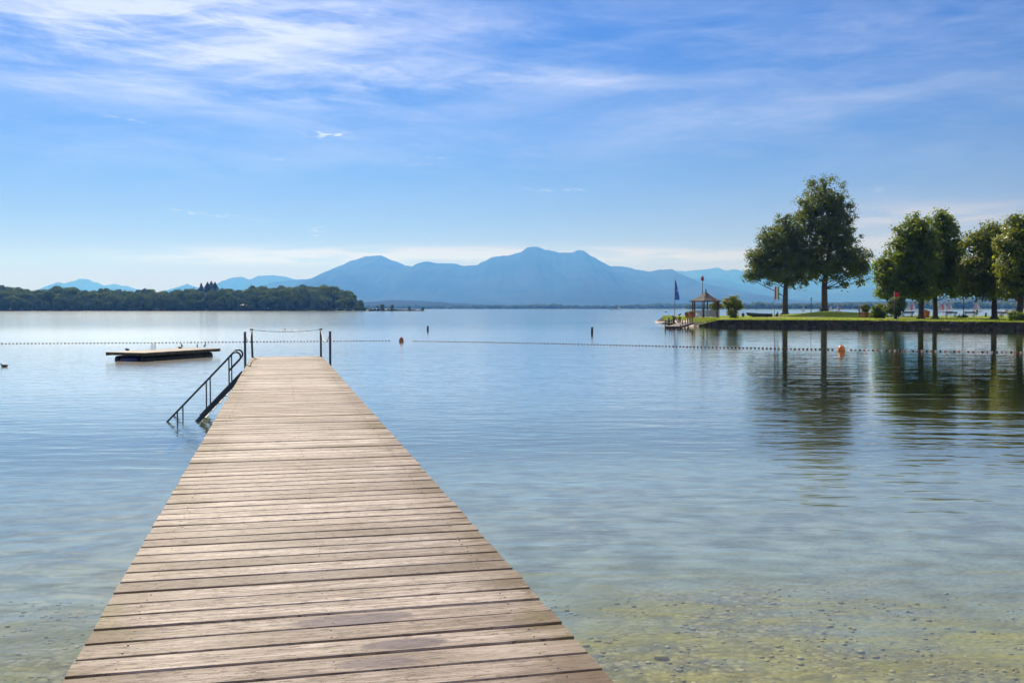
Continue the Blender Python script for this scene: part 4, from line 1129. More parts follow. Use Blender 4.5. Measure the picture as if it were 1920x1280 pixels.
mb.add([p - Vector((0, 0, .02)) for p in rc], [(5, 4, 3, 2, 1, 0)])
rf = mb.build('roof', MAT['shingle'], pav)
mb = MB()
for k in range(6): mb.bar(rc[k] + Vector((0, 0, -.06)), rc[(k + 1) % 6] + Vector((0, 0, -.06)), .05, .12)
mb.build('eave_board', MAT['dark_wood'], rf)
mb = MB(); mb.lathe((0, 0, AP - .08), [(.16, 0), (.10, .12), (.05, .16), (.05, .24), (.10, .29), (.12, .36), (.08, .43), (.015, .50)], 12); mb.build('finial', MAT['black'], rf)
# storm warning lamp on its mast behind the pavilion
b0 = ground(1316.5, 151)
lm = thing('storm_warning_lamp', b0, 'red storm warning lamp on a tall thin mast rising behind the pavilion', 'signal lamp')
tz = DK(1316.5, 526, 151).z - b0.z
mb = MB(); mb.tube([(0, 0, -.2), (0, 0, 1.5), (0, 0, tz - .02)], [.10, .075, .055], 10); mb.build('mast', MAT['blue_steel'], lm)
mb = MB(); mb.lathe((0, 0, tz - .02), [(.12, -.03), (.20, 0), (.23, .05), (.27, .35), (.24, .60), (.17, .72), (.06, .80)], 16); mb.build('lamp_housing', MAT['red_lamp'], lm)
mb = MB(); mb.lathe((0, 0, tz + .76), [(.10, 0), (.08, .06), (.02, .10), (.02, .22)], 10); mb.build('lamp_top', MAT['grey'], lm)
# slim post in front of the pavilion, a bin beside it
b0 = ground(1318.5, 140); sp = thing('slim_signpost', b0, 'slim dark post on a round foot in front of the pavilion', 'post')
mb = MB(); mb.tube([(0, 0, -.1), (0, 0, 2.15)], .055, 10); mb.build('shaft', MAT['blue_steel'], sp)
mb = MB(); mb.lathe((0, 0, -.05), [(.30, 0), (.30, .10), (.20, .16), (.07, .22)], 14); mb.build('foot', MAT['dark_wood'], sp)
b0 = ground(1308, 142.5); bn = thing('waste_bin', b0, 'pale round waste bin against the front of the pavilion', 'waste bin', 'waste bins and bollards')
mb = MB(); mb.lathe((0, 0, 0), [(.22, 0), (.24, .02), (.27, .80), (.25, .80), (.22, .1)], 16); mb.build('bucket', MAT['white'], bn)
mb = MB(); mb.lathe((0, 0, .78), [(.285, 0), (.285, .05), (.25, .06)], 16); mb.build('rim', MAT['grey'], bn)
mb = MB(); mb.tube([(0, .25, -.1), (0, .25, .95)], .03, 8); mb.build('bracket', MAT['grey'], bn)
def bin_box(px, Y, label, w=.34, h=.72, dz=.18, mat='grey', base=True):
    b0 = ground(px, Y); r = thing('waste_bin', b0, label, 'waste bin', 'waste bins and bollards')
    mb = MB(); mb.lathe((0, 0, dz), [(w * .42, 0), (w * .5, .02), (w * .52, h), (w * .46, h), (w * .4, .1)], 14); mb.build('bucket', MAT[mat], r)
    mb = MB(); mb.lathe((0, 0, dz + h * .96), [(w * .56, 0), (w * .56, .07), (w * .3, .13), (.02, .15)], 14); mb.build('lid', MAT['blue_steel'], r)
    mb = MB(); mb.tube([(0, w * .6, -.1), (0, w * .6, dz + h)], .035, 8); mb.build('stand', MAT['grey'], r)
bin_box(1253, 152, 'grey lidded waste bin standing at the tip of the peninsula', .36, .62, .06)
bin_box(1831, 143, 'grey waste bin behind the end of the third bench', .34, .55, .42)
bin_box(1848, 143, 'slim dark grey waste bin alone between a bench and the yellowish tree', .26, .50, .10, 'blue_steel')
# dark board on a post by the blue flag
b0 = ground(1262.6, 147); sb = thing('notice_stele', b0, 'narrow dark upright board beside the blue beach flag', 'notice board')
mb = MB(); mb.box((0, 0, .42), (.26, .10, .9), bev=.015); mb.build('board', MAT['dark_wood'], sb); mb = MB(); mb.box((0, 0, .92), (.32, .16, .07), bev=.015); mb.build('cap', MAT['dark_wood'], sb)
# coin telescope
b0 = ground(1274.3, 147); te = thing('viewing_telescope', b0, 'dark viewing telescope on a column at the tip of the peninsula', 'telescope')
mb = MB(); mb.lathe((0, 0, -.05), [(.22, 0), (.22, .05), (.08, .10), (.055, .2), (.055, .86), (.09, .9)], 12); mb.build('column', MAT['blue_steel'], te)
mb = MB(); mb.lathe((0, 0, .84), [(.05, 0), (.09, .03), (.09, .12), (.05, .15)], 12); mb.build('swivel', MAT['black'], te)
mb = MB(); mb.tube([(-.26, 0, .93), (-.16, 0, .99), (.0, 0, 1.06), (.14, 0, 1.14), (.20, 0, 1.17)], [.04, .075, .105, .12, .11], 12); mb.build('barrel', MAT['black'], te)
# flower pots
def flower_pot(px, Y, r, h, label, mat, plant, seed, spread, group='planted pots on the peninsula', agave=False):
    rng = random.Random(seed); b0 = ground(px, Y); root = thing('flower_pot', b0, label, 'flower pot', group)
    mb = MB(); mb.lathe((0, 0, 0), [(r * .68, 0), (r * .72, .03), (r * .97, h * .55), (r, h * .86), (r * 1.08, h * .87), (r * 1.08, h), (r * .95, h), (r * .9, h * .85)], 20); mb.build('pot', mat, root)
    mb = MB(); mb.lathe((0, 0, h * .86), [(r * .9, 0), (r * .5, .03), (.02, .04)], 16); mb.build('soil', MAT['dark_wood'], root)
    if agave:
        mb = MB()
        for k in range(22):
            a = rng.uniform(0, 6.28); e = rng.uniform(.15, 1.2); L = spread * rng.uniform(.7, 1.1); d = Vector((math.cos(a) * math.cos(e), math.sin(a) * math.cos(e), math.sin(e)))
            p0 = Vector((0, 0, h * .9)); pts = [p0 + d * L * t + Vector((0, 0, -.25 * L * t * t)) for t in (0, .3, .65, 1)]
            mb.tube(pts, [.035, .05, .032, .004], 5)
        mb.build('agave_leaves', MAT['leaf_conifer'], root)
    else:
        mb = MB(); foliage(mb, [(Vector((0, 0, h + spread * .35)), Vector((spread, spread, spread * .5)))], 26, 26, .2, .075, rng, .4); mb.build('foliage', MAT['leaf_mid'], root)
        mb = MB(); foliage(mb, [(Vector((0, 0, h + spread * .42)), Vector((spread * 1.02, spread * 1.02, spread * .52)))], 16, 12, .15, .06, rng, .9); mb.build('blossoms', MAT['flower'], root)
flower_pot(1289, 147.5, .40, .62, 'smaller left flower pot with pink blossoms beside the pavilion', MAT['terracotta'], None, 41, .42)
flower_pot(1297, 145.5, .50, .72, 'larger right flower pot with pink blossoms against the pavilion', MAT['terracotta'], None, 42, .5)
flower_pot(1737, 143.5, .44, .92, 'bright orange pot with a spiky agave between two tree trunks', simple('orange_terracotta', (0.62, 0.17, 0.035), 0.6, .15, 5), None, 43, .62, agave=True)
b0 = ground(1622, 140); pb = thing('planter_box', b0, 'large brown wooden planter box with a bushy dark plant', 'planter', 'planted pots on the peninsula', R(25))
mb = MB(); mb.box((0, 0, .42), (1.05, 1.05, .78)); mb.build('box', MAT['planter_wood'], pb)
mb = MB(); 
for sx_ in (-1, 1):
    for sy_ in (-1, 1): mb.box((sx_ * .53, sy_ * .53, .42), (.12, .12, .90), bev=.01)
mb.build('corner_posts', MAT['planter_wood'], pb)
mb = MB(); mb.tube([(0, 0, .8), (.02, 0, 1.1), (0, .05, 1.5)], [.06, .05, .03], 7)
for k in range(6): mb.tube([(0, 0, 1.0), (math.cos(k) * .3, math.sin(k) * .3, 1.35), (math.cos(k) * .5, math.sin(k) * .5, 1.6)], [.03, .02, .01], 5)
mb.build('stem', MAT['bark'], pb)
mb = MB(); foliage(mb, [(Vector((0, 0, 1.48)), Vector((.72, .6, .38))), (Vector((.1, 0, 1.15)), Vector((.5, .5, .3)))], 60, 24, .28, .11, random.Random(44), .4); mb.build('foliage', MAT['leaf_dark'], pb)

# ------------------------------------------------------------------ flags
def flag_cloth(name, parent, w, h, x0, ztop, mats, nx=14, nz=18, amp=.06, taper=None, stripes=None):
    mb = MB(); vs = []; fs = []; mi = []
    for side in (0, 1):
        for j in range(nz + 1):
            for i in range(nx + 1):
                u = i / nx; v = j / nz
                ww = w if taper is None else taper(v)
                y = amp * math.sin(u * 7 + v * 2.2) * u + (.006 if side else -.006)
                vs.append((x0 + ww * u * (1 - .04 * math.sin(v * 5)), y, ztop - h * v - .10 * u * h * (0.3 if taper is None else .05)))
    n = (nx + 1) * (nz + 1)
    for side in (0, 1):
        for j in range(nz):
            for i in range(nx):
                a = side * n + j * (nx + 1) + i; q = (a, a + 1, a + nx + 2, a + nx + 1)
                fs.append(q if side else tuple(reversed(q))); mi.append(int(i / nx * stripes) if stripes else 0)
    mb.add(vs, fs, 0, True); mb.mi = mi
    return mb.build(name, mats, parent)
b0 = ground(1265, 147); s = 147 / F
bf = thing('beach_flag', b0, 'tall blue pointed beach flag with a pale emblem at the tip of the peninsula', 'flag', 'flags on the peninsula')
zt = DK(1265, 524, 147).z - b0.z; zb = DK(1265, 562, 147).z - b0.z
mb = MB(); mb.tube([(0, 0, -.1), (0, 0, zt * .5), (0, 0, zt)], [.055, .045, .03], 8); mb.build('pole', MAT['grey'], bf)
fl = flag_cloth('cloth', bf, .7, zt - zb, .03, zt - .02, [MAT['flag_blue']], amp=.05, taper=lambda v: .05 + .68 * min(1, v * 1.15) ** .7)
mb = MB()      # pale round mark with a stroke of lettering below it
for k in range(20):
    a0, a1_ = 2 * math.pi * k / 20, 2 * math.pi * (k + 1) / 20
    for r0_, r1_ in ((.10, .145),):
        mb.add([(.36 + r0_ * math.cos(a0), -.075, zb + 1.55 + r0_ * math.sin(a0)), (.36 + r1_ * math.cos(a0), -.075, zb + 1.55 + r1_ * math.sin(a0)), (.36 + r1_ * math.cos(a1_), -.075, zb + 1.55 + r1_ * math.sin(a1_)), (.36 + r0_ * math.cos(a1_), -.075, zb + 1.55 + r0_ * math.sin(a1_))], [(0, 1, 2, 3)])
mb.build('emblem', MAT['flag_white'], fl)
b0 = ground(1452, 152); sf = thing('striped_flag', b0, 'red white and green vertically striped flag hanging from a thin pole', 'flag', 'flags on the peninsula')
zt = DK(1452, 536.5, 152).z - b0.z; zb = DK(1452, 561, 152).z - b0.z
mb = MB(); mb.tube([(0, 0, -.1), (0, 0, zt + .05)], [.05, .03], 8); mb.build('pole', MAT['grey'], sf)
mb = MB(); mb.ball((0, 0, zt + .07), .05, 8, 6); mb.build('pole_knob', MAT['grey'], sf)
flag_cloth('cloth', sf, .78, zt - zb, .03, zt - .02, [MAT['flag_red'], MAT['flag_white'], MAT['flag_green']], nx=15, amp=.07, stripes=3)
def red_flag(px, py, Y, w, h, label):
    b0 = ground(px, Y); r = thing('red_flag', b0, label, 'flag', 'flags on the peninsula'); zt = DK(px, py, Y).z - b0.z
    mb = MB(); mb.tube([(0, 0, -.1), (0, 0, zt + .1)], [.045, .028], 8); mb.build('pole', MAT['grey'], r)
    flag_cloth('cloth', r, w, h, .03, zt, [MAT['flag_red']], amp=.14)
red_flag(1676, 548, 123.5, .72, .62, 'small plain red flag among the low branches of the feathery tree')
red_flag(1902.5, 557, 128, .42, .62, 'sliver of a red flag partly hidden behind the rightmost trunk')

# ------------------------------------------------------------------ benches, lamps, rowing boat
def bench(px, Y, label, rz=0.0, w=1.75):
    b0 = ground(px, Y); r = thing('park_bench', b0, label, 'bench', 'park benches along the far path', rz)
    mb = MB()
    for y in (.05, .20, .35): mb.box((0, -.05 + y, .46), (w, .12, .04))
    mb.build('seat', MAT['dark_wood'], r)
    mb = MB()
    for z in (.66, .82): mb.box((0, -.12, z), (w, .035, .13))
    mb.build('backrest', MAT['dark_wood'], r)
    for s_ in (-1, 1):
        mb = MB(); x = s_ * (w / 2 - .25)
        mb.box((x, -.085, .42), (.07, .06, .92)); mb.box((x, .32, .2), (.07, .06, .46)); mb.box((x, .12, .415), (.07, .42, .05)); mb.build('leg', MAT['blue_steel'], r)
    return r
bn0 = bench(1783, 144, 'bench standing free between a tree trunk and the lamp post')
for px, Y, lab in ((1702, 145, 'bench just left of the broad dark tree trunk'), (1664, 147, 'bench mostly hidden between the round bush and the feathery tree'),
                   (1818, 144, 'bench just right of the lamp post'), (1872, 147, 'farther bench half hidden behind the yellowish tree trunk'), (1885, 141, 'bench just right of the yellowish tree trunk')):
    dup(bn0, ground(px, Y), None, lab)
b0 = ground(1545, 168)
rb = thing('round_tree_bench', b0 + Vector((0, 0, -.05)), 'dark six sided bench built round the tallest tree on the mound', 'bench')
mb = MB(); 
for k in range(6):
    a, b = Vector((math.cos(R(60 * k)), math.sin(R(60 * k)), 0)), Vector((math.cos(R(60 * k + 60)), math.sin(R(60 * k + 60)), 0))
    for r_ in (.84, .99, 1.14): mb.bar(a * r_ + Vector((0, 0, .45)), b * r_ + Vector((0, 0, .45)), .12, .04)
mb.build('seat', MAT['dark_wood'], rb)
mb = MB()
for k in range(6):
    a, b = Vector((math.cos(R(60 * k)), math.sin(R(60 * k)), 0)), Vector((math.cos(R(60 * k + 60)), math.sin(R(60 * k + 60)), 0))
    for z in (.64, .80): mb.bar(a * .76 + Vector((0, 0, z)), b * .76 + Vector((0, 0, z)), .03, .12)
mb.build('backrest', MAT['dark_wood'], rb)
for k in range(6):
    a = Vector((math.cos(R(60 * k)), math.sin(R(60 * k)), 0)); mb = MB(); mb.bar(a * 1.1 + Vector((0, 0, -.2)), a * 1.1 + Vector((0, 0, .43)), .07, .07); mb.bar(a * .78 + Vector((0, 0, -.2)), a * .78 + Vector((0, 0, .86)), .07, .07); mb.build('leg', MAT['dark_wood'], rb)
def lamp(px, ptop, Y, label):
    b0 = ground(px, Y); r = thing('street_lamp', b0, label, 'street lamp', 'park lamps on the peninsula'); h = DK(px, ptop, Y).z - b0.z
    mb = MB(); mb.lathe((0, 0, -.1), [(.20, 0), (.20, .35), (.13, .55), (.085, .75), (.065, 1.0), (.05, h - .35), (.09, h - .33), (.09, h - .28)], 12); mb.build('pole', MAT['blue_steel'], r)
    mb = MB(); mb.lathe((0, 0, h - .38), [(.09, 0), (.17, .28), (.16, .30)], 6); mb.build('lantern', MAT['offwhite'], r)
    mb = MB(); mb.lathe((0, 0, h - .08), [(.24, 0), (.20, .05), (.06, .14), (.02, .22)], 12); mb.build('lantern_roof', MAT['black'], r)
lamp(1520.5, 559, 171, 'small park lamp left of the mound below the tallest tree')
lamp(1806, 549, 143, 'taller park lamp between two benches')
# clinker rowing boat standing on the grass
b0 = ground(1424, 149); s = 149 * KP / F
bo = thing('rowing_boat', b0, 'dark wooden rowing boat beached on the grass, bow to the left', 'rowing boat', None, R(-6))
LB = 46 * s; mb = MB(); vs = []; fs = []; ns = 22; nr = 11
for i in range(ns + 1):
    t = i / ns; x = -LB / 2 + LB * t
    bw = .72 * (1 - (1 - min(1, t * 1.55)) ** 2.2) * (1 - .22 * max(0, t - .6) / .4); keel = .10 + .30 * (1 - min(1, t * 3)) ** 2; gun = .62 + .24 * (1 - t) ** 1.6 + .04 * t
    for side in (0, 1):
        for j in range(nr + 1):
            a = math.pi * j / nr; inn = .035 if side else 0
            yy = -math.cos(a) * max(.01, bw - inn) * (abs(math.cos(a)) ** -.25 if abs(math.cos(a)) > .05 else 1); yy = max(-max(.01, bw - inn), min(max(.01, bw - inn), yy))
            zz = gun - (gun - keel - inn) * (math.sin(a) ** .6)
            vs.append((x + (-.28 * (zz - keel) / .7 * (1 - min(1, t * 4))), yy, zz))
m1 = nr + 1; row = 2 * m1
for i in range(ns):
    for j in range(nr):
        a = i * row + j; fs.append((a, a + 1, a + row + 1, a + row)); a += m1; fs.append((a, a + row, a + row + 1, a + 1))
    for e in (0, nr):
        a = i * row + e; fs.append((a, a + row, a + row + m1, a + m1))
o = ns * row; fs.append(tuple(o + j for j in range(m1))); fs.append(tuple(o + m1 + j for j in reversed(range(m1))))
mb.add(vs, fs, 0, True); mb.build('hull', MAT['boat_hull'], bo)
for t in (.3, .55, .8): mb = MB(); mb.box((-LB / 2 + LB * t, 0, .50), (.22, 1.15 if t < .7 else 1.0, .04)); mb.build('thwart', MAT['dark_wood'], bo)
for t in (.25, .8): mb = MB(); mb.box((-LB / 2 + LB * t, 0, .05), (.16, .9, .16)); mb.build('support_block', MAT['dark_wood'], bo)

for o in list(COL.objects):
    if o.parent is None and o.name.split('.')[0] in ('garden_pavilion', 'slim_signpost', 'waste_bin', 'notice_stele', 'viewing_telescope', 'flower_pot', 'planter_box', 'park_bench', 'round_tree_bench'): o.scale = (1.2 if o.name.startswith('garden_pav') else 1.12,) * 3

# ------------------------------------------------------------------ boats on the lake
def sailboat(px, py, Y, mast, sail, label, lean=0.0, jib=None, flip=1, sails=True, rz=0.2):
    p = G(px, py, 0.0) if Y is None else Vector((XP(px, Y), Y, 0))
    r = thing('sailing_boat', p, label, 'sailing boat', 'sailing boats on the lake', rz); L = mast * .78
    mb = MB(); vs = []; fs = []; n = 10
    for i in range(n + 1):
        t = i / n; x = (-.5 + t) * L; b = L * .14 * math.sin(math.pi * min(1, .22 + .78 * t)) ** .8 if t < 1 else .02
        vs += [(x * flip, -b, L * .09), (x * flip, -b * .8, -.05), (x * flip, 0, -.3), (x * flip, b * .8, -.05), (x * flip, b, L * .09)]
    for i in range(n):
        for j in range(4): a = i * 5 + j; fs.append((a, a + 5, a + 6, a + 1))
        fs.append((i * 5 + 4, i * 5 + 9, i * 5 + 5, i * 5))
    fs += [(0, 1, 2, 3, 4), tuple(n * 5 + j for j in (4, 3, 2, 1, 0))]
    mb.add(vs, fs, 0, False); mb.build('hull', MAT['white'] if sails else MAT['grey'], r)
    mx = .08 * L * flip; tip = Vector((mx + lean, 0, mast))
    mb = MB(); mb.tube([(mx, 0, 0), tip], [.07, .04], 6); mb.tube([(mx, 0, mast * .17), (mx - L * .46 * flip, .1, mast * .16)], .05, 6); mb.build('mast', MAT['grey'], r)
    def cloth(name, a, b, c, mat, belly):
        q = MB(); vs = []; fs = []; m_ = 8
        for i in range(m_ + 1):
            for j in range(m_ + 1):
                u, v = i / m_, j / m_
                pnt = (a.lerp(b, v)).lerp(a.lerp(c, v), u) if True else None
                pnt = pnt + Vector((0, belly * math.sin(math.pi * u) * math.sin(math.pi * min(1, v)), 0)); vs.append(pnt)
        for i in range(m_):
            for j in range(m_): k_ = i * (m_ + 1) + j; fs.append((k_, k_ + 1, k_ + m_ + 2, k_ + m_ + 1))
        q.add(vs, fs, 0, True); o = q.build(name, mat, r); sd_ = o.modifiers.new('thickness', 'SOLIDIFY'); sd_.thickness = .02
    if sails:
        cloth('mainsail', tip, Vector((mx - .1 * flip, 0, mast * .19)), Vector((mx - L * .46 * flip, .15, mast * .18)), MAT[sail], .35)
        cloth('jib', tip - Vector((0, 0, mast * .14)), Vector((mx + .1 * flip, 0, mast * .16)), Vector((mx + L * .38 * flip, -.1, mast * .13)), MAT[jib or sail], -.3)
BL = 1500.0
sailboat(1160, 0, 1700, 8.5, 'sail', 'lone white sailed boat far out left of the beach flag', jib='sail_pink', flip=-1)
sailboat(1147, 0, 1500, 8.0, 'sail', 'bare masted boat without sails far out, beside the lone white sail', sails=False)
for px, mast, a_, b_, lab, fl_ in ((1506, 6.5, 'sail', 'sail_cream', 'boat with cream jib seen between two tree trunks below the striped flag', 1), (1558, 7.0, 'sail', 'sail', 'all white sailing boat just right of the mound tree trunk', -1), (1571, 8.5, 'sail', 'sail_red', 'boat with white main and red jib right of the mound tree', 1),
        (1703, 10.0, 'sail_cream', 'sail_cream', 'all cream sailed boat left of the broad dark tree trunk', 1), (1712, 10.5, 'sail', 'sail_red', 'white and red sailed boat left of the broad dark tree trunk', -1),
        (1761, 10.5, 'sail_cream', 'sail', 'cream and white sailed boat right of the second trunk', -1), (1770.5, 11.0, 'sail', 'sail_red', 'boat with red jib between two boats above the free standing bench', -1), (1780, 11.5, 'sail_pink', 'sail', 'boat with large pinkish sail above the free standing bench', 1),
        (1827.5, 9.5, 'sail_pink', 'sail_cream', 'slim pink sailed boat above the bin by the third bench', 1), (1832.5, 11.0, 'sail', 'sail_pink', 'slim white sailed boat above the bin by the third bench', -1)):
    sailboat(px, 0, 780 if px > 1690 else 900, mast * .8, a_, lab, jib=b_, flip=fl_, rz=.3 * fl_)
def motorboat(px, Y, L, label, mat):
    r = thing('motor_boat', (XP(px, Y), Y, 0), label, 'motor boat', 'motor boats behind the right trees', .1)
    mb = MB(); vs = []; fs = []; n = 10
    for i in range(n + 1):
        t = i / n; x = (-.5 + t) * L; b = L * .17 * (1 - max(0, (t - .55) / .45) ** 2) + .02
        vs += [(x, -b, .75 + .3 * t), (x, -b * .75, -.1), (x, 0, -.3), (x, b * .75, -.1), (x, b, .75 + .3 * t)]
    for i in range(n):
        for j in range(4): a = i * 5 + j; fs.append((a, a + 5, a + 6, a + 1))
        fs.append((i * 5 + 4, i * 5 + 9, i * 5 + 5, i * 5))
    fs += [(0, 1, 2, 3, 4), tuple(n * 5 + j for j in (4, 3, 2, 1, 0))]
    mb.add(vs, fs); mb.build('hull', MAT[mat], r)
    mb = MB(); mb.box((-.05 * L, 0, 1.35), (L * .42, L * .24, 1.0), bev=.12); mb.build('cabin', MAT['white'], r)
    mb = MB(); mb.box((-.05 * L, 0, 1.95), (L * .5, L * .28, .12), bev=.04); mb.build('cabin_roof', MAT['flag_red'] if 'red' in label else MAT['white'], r)
motorboat(1887, 620, 6.5, 'white motor boat farther left of the rightmost trunk', 'white')
motorboat(1900.5, 560, 6.0, 'motor boat with a red roof next to the rightmost trunk', 'boat_hull')

# ------------------------------------------------------------------ wooded island and far shores
ico = bmesh.new(); bmesh.ops.create_icosphere(ico, subdivisions=2, radius=1.0); ico.verts.index_update()
IV2 = [v.co.copy() for v in ico.verts]; IF2 = [[v.index for v in f.verts] for f in ico.faces]; ico.free()
def canopy(mb, x, y, z, w, h, n, ls, rng, conifer=False):
    if conifer:
        for q in range(n):
            t = rng.random() ** .8; a = rng.uniform(0, 6.28); rr = w * .5 * (1 - t) * rng.uniform(.55, 1.05) + .15
            p = Vector((x + math.cos(a) * rr, y + math.sin(a) * rr, z + h * t)); nn = Vector((math.cos(a), math.sin(a), .9)).normalized()
            mb.add(leaf_quad(p, nn, ls, rng), [(0, 1, 2, 3)])
        return
    sub = [(Vector((rng.gauss(0, .2) * w, rng.gauss(0, .2) * w, h * rng.uniform(.5, .74))), Vector((w * rng.uniform(.26, .38), w * .34, h * rng.uniform(.16, .27)))) for _ in range(4)]
    sub.append((Vector((0, 0, h * .4)), Vector((w * .52, w * .5, h * .42))))
    for c_, r_ in sub:
        for_b = [Vector((x, y, z)) + c_ + Vector((p.x * r_.x, p.y * r_.y, p.z * r_.z)) * .82 * (1 + .3 * mnoise.noise((p.x * 2 + x, p.y * 2, p.z * 2))) for p in IV2]
        mb.add(for_b, IF2)
    for q in range(n):
        c_, r_ = rng.choice(sub); d = Vector((rng.gauss(0, 1), rng.gauss(0, 1), rng.gauss(0.15, 1))).normalized()
        p = Vector((x, y, z)) + c_ + Vector((d.x * r_.x, d.y * r_.y, d.z * r_.z)) * rng.uniform(.82, 1.02)
        nn = (d + Vector((rng.gauss(0, .4), rng.gauss(0, .4), rng.gauss(.15, .4)))).normalized()
        mb.add(leaf_quad(p, nn, ls * rng.uniform(.7, 1.3), rng), [(0, 1, 2, 3)])
# island ground
IY = 1010.0
isl = [(-420, 1035), (-300, 1000), (60, 985), (300, 990), (500, 985), (640, 975), (690, 975)]
mb = MB(); vs = []; fs = []
front = [Vector((XP(px, Y), Y, 0)) for px, Y in isl]
for i, p in enumerate(front):
    for dy, z in ((-3, -.6), (0, .15), (6, .7), (60, 1.6), (190, 1.6), (210, -.6)):
        k_ = 1.0 if i < len(front) - 1 else .25
        vs.append((p.x, p.y + dy * k_, z))
for i in range(len(front) - 1):
    for j in range(5): a = i * 6 + j; fs.append((a, a + 6, a + 7, a + 1))
mb.add(vs, fs, 0, True); tag(mb.build('island_ground', MAT['meadow']), kind='structure')
rng = random.Random(77)
prof = [(-430, 530), (-200, 533), (-60, 536), (0, 537), (25, 536), (55, 546), (75, 540), (100, 541), (112, 536), (130, 535), (145, 545), (170, 544), (195, 541), (220, 544), (260, 542), (300, 543), (340, 541), (380, 543), (410, 540), (440, 539), (480, 537), (510, 538), (545, 536), (575, 534), (602, 531), (622, 536), (645, 541), (658, 548), (668, 558), (676, 568)]
mb = MB()
px = -430.0
while px < 674:
    for k, Y in enumerate((996, 1022, 1052, 1090, 1130)):
        Yk = Y + rng.uniform(-9, 9); x_ = px + rng.uniform(-9, 9)
        if x_ > 655 and k > 2: continue
        top = D(x_, lerp_profile(prof, min(674, x_)) + rng.uniform(-5.0, 4.0) - 1.5 + (8 - 2.4 * k if k < 4 else -1.5), Yk).z
        if k == 0: top *= rng.uniform(.45, .9)
        h = max(5.0, top - .8)
        w = h * rng.uniform(.55, .85)
        canopy(mb, XP(x_, Yk), Yk, .8, w, h, 230 if k < 3 else 150, .85, rng)
    px += rng.uniform(9, 13)
tag(mb.build('island_forest', MAT['leaf_forest']), kind='stuff')
mb = MB()
for i in range(420):       # scrub and reeds along the shore
    x_ = rng.uniform(-400, 684); Y = lerp_profile([(a, b) for a, b in isl], x_) + rng.uniform(2, 10)
    canopy(mb, XP(x_, Y), Y, .2, rng.uniform(3, 6), rng.uniform(1.5, 3.6), 30, .6, rng)
tag(mb.build('shore_scrub', MAT['leaf_scrub']), kind='stuff')
def lone(name, label, px, ptop, Y, w, leaf, conifer, n, seed, ls=.8, group=None, z0=.8):
    rng = random.Random(seed); b0 = Vector((XP(px, Y), Y, z0)); r = thing(name, b0, label, 'tree', group); h = D(px, ptop, Y).z - z0
    mb = MB(); mb.tube([(0, 0, -.5), (0, 0, h * (.95 if conifer else .5))], [.35 * h / 18, .05], 7); mb.build('trunk', MAT['bark'], r)
    mb = MB(); canopy(mb, 0, 0, 0 if not conifer else h * .08, w, h * (1 if not conifer else .92), n, ls, rng, conifer); mb.build('crown', leaf, r)
CG = 'conifers rising above the island woods'
lone('spruce_tree', 'single slim spruce rising above the island woods left of the spruce clump', 378, 531, 1070, 22, MAT['leaf_conifer'], True, 900, 1, group=CG)
lone('spruce_tree', 'left spruce of the close clump on the island skyline', 390, 529, 1066, 36, MAT['leaf_conifer'], True, 1500, 2, group=CG)
lone('spruce_tree', 'middle spruce of the close clump on the island skyline', 397, 527.5, 1070, 38, MAT['leaf_conifer'], True, 1500, 3, group=CG)
lone('spruce_tree', 'right spruce of the close clump on the island skyline', 404, 529, 1064, 34, MAT['leaf_conifer'], True, 1500, 4, group=CG)
lone('shore_bush', 'pale rounded bush on the island shore below the spruces', 461, 569, 984, 9.5, MAT['leaf_reed'], False, 320, 5, .6, z0=.3)
lone('slim_tree', 'slim tree standing at the right tip of the wooded island', 678, 560, 985, 6, MAT['leaf_forest'], False, 260, 6, .6, z0=.2)
# reedy spit running right from the island
mb = MB(); vs = []; fs = []
for i in range(13):
    x_ = 684 + 112 * i / 12; Y = 1000 + 60 * i / 12; wd = 14 * (1 - i / 12) + 2
    vs += [(XP(x_, Y), Y - 2, -.4), (XP(x_, Y), Y, .15), (XP(x_, Y), Y + wd, .3), (XP(x_, Y), Y + wd + 4, -.4)]
for i in range(12):
    for j in range(3): a = i * 4 + j; fs.append((a, a + 4, a + 5, a + 1))
mb.add(vs, fs, 0, True); tag(mb.build('spit_ground', MAT['meadow']), kind='structure')
mb = MB()
for i in range(340):
    t = rng.random() ** 1.2; x_ = 684 + 110 * t; Y = 1000 + 60 * t + rng.uniform(.5, 6)
    canopy(mb, XP(x_, Y), Y, .1, rng.uniform(1.5, 3.5), rng.uniform(1.0, 2.6) * (1.25 - t * .7), 14, .42, rng)
tag(mb.build('reeds', MAT['leaf_reed']), kind='stuff')
SG = 'small trees on the reedy spit'
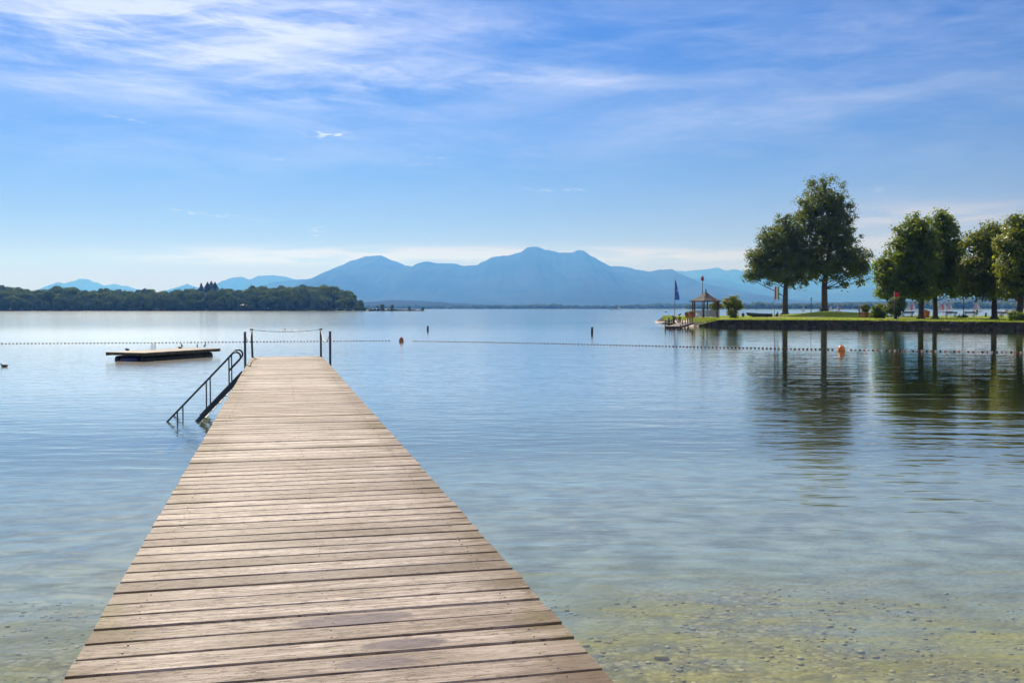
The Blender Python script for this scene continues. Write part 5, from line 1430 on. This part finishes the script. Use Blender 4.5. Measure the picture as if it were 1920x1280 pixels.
for i, (px, pt, w, lab) in enumerate(((708, 571, 2.6, 'slimmest small tree on the reedy spit, nearest the island'), (717, 568.5, 5, 'broad small tree, leftmost of the two rounded ones on the reedy spit'), (735, 569, 4.5, 'rounded small tree in the middle of the reedy spit'), (768, 572.5, 2.8, 'low tree two thirds along the reedy spit'), (793, 574.5, 3.4, 'lowest tree at the outer end of the reedy spit'))):
    lone('spit_tree', lab, px, pt, 1004 + (px - 684) * .5, w, MAT['leaf_forest'], False, 130, 60 + i, .45, SG, .1)
# far shore woods
def far_wood(name, x0, x1, Y, prof, n, ls, seed, leaf='leaf_forest', dens=5.0):
    rng = random.Random(seed); mb = MB(); px = x0
    while px < x1:
        for k in range(3):
            Yk = Y + k * 55 + rng.uniform(-20, 20); x_ = px + rng.uniform(-4, 4)
            h = max(3.0, D(x_, lerp_profile(prof, x_) + rng.uniform(-1.2, 1.8) + (2 - k), Yk).z - .8)
            canopy(mb, XP(x_, Yk), Yk, .8, rng.uniform(.8, 1.5) * max(h, 8), h, n, ls, rng, rng.random() < .1)
        px += dens * rng.uniform(.7, 1.3)
    return tag(mb.build(name, MAT[leaf]), kind='stuff')
far_wood('far_shore_forest', 660, 1300, 4060, [(660, 571), (760, 571), (860, 571.5), (930, 570), (960, 571), (1030, 569), (1040, 568), (1060, 571), (1120, 571), (1200, 570), (1240, 567.5), (1300, 570)], 34, 3.2, 5)
far_wood('far_shore_forest', 1290, 2050, 2600, [(1290, 570), (1400, 567), (1424, 564), (1460, 568), (1560, 567), (1640, 565), (1700, 564), (1760, 566), (1815, 561), (1850, 566), (1890, 562), (1960, 562), (2050, 563)], 44, 2.4, 6, dens=7.0)
sheet('far_shore_land', MAT['meadow'], [XP(1270, 2600), XP(1400, 2580), XP(1700, 2580), 3000, 6000], [2570, 2585, 2800, 4050], lambda x, y: -.5 if y < 2580 else .6)

# ------------------------------------------------------------------ haze: the air between here and the mountains
m = new_mat('haze_air')
vol = X.nt.nodes.new('ShaderNodeVolumePrincipled')
vol.inputs['Color'].default_value = (0.08, 0.31, 1.0, 1)
vol.inputs['Density'].default_value = 0.00011
vol.inputs['Absorption Color'].default_value = (1, 1, 1, 1)
vol.inputs['Anisotropy'].default_value = 0.35
vol.inputs['Density Attribute'].default_value = ''
finish(m, None, X(vol.outputs[0]))
mb = MB(); mb.box((0, 11800, 600), (32000, 24400, 1214))
hz = tag(mb.build('haze', m), kind='stuff')
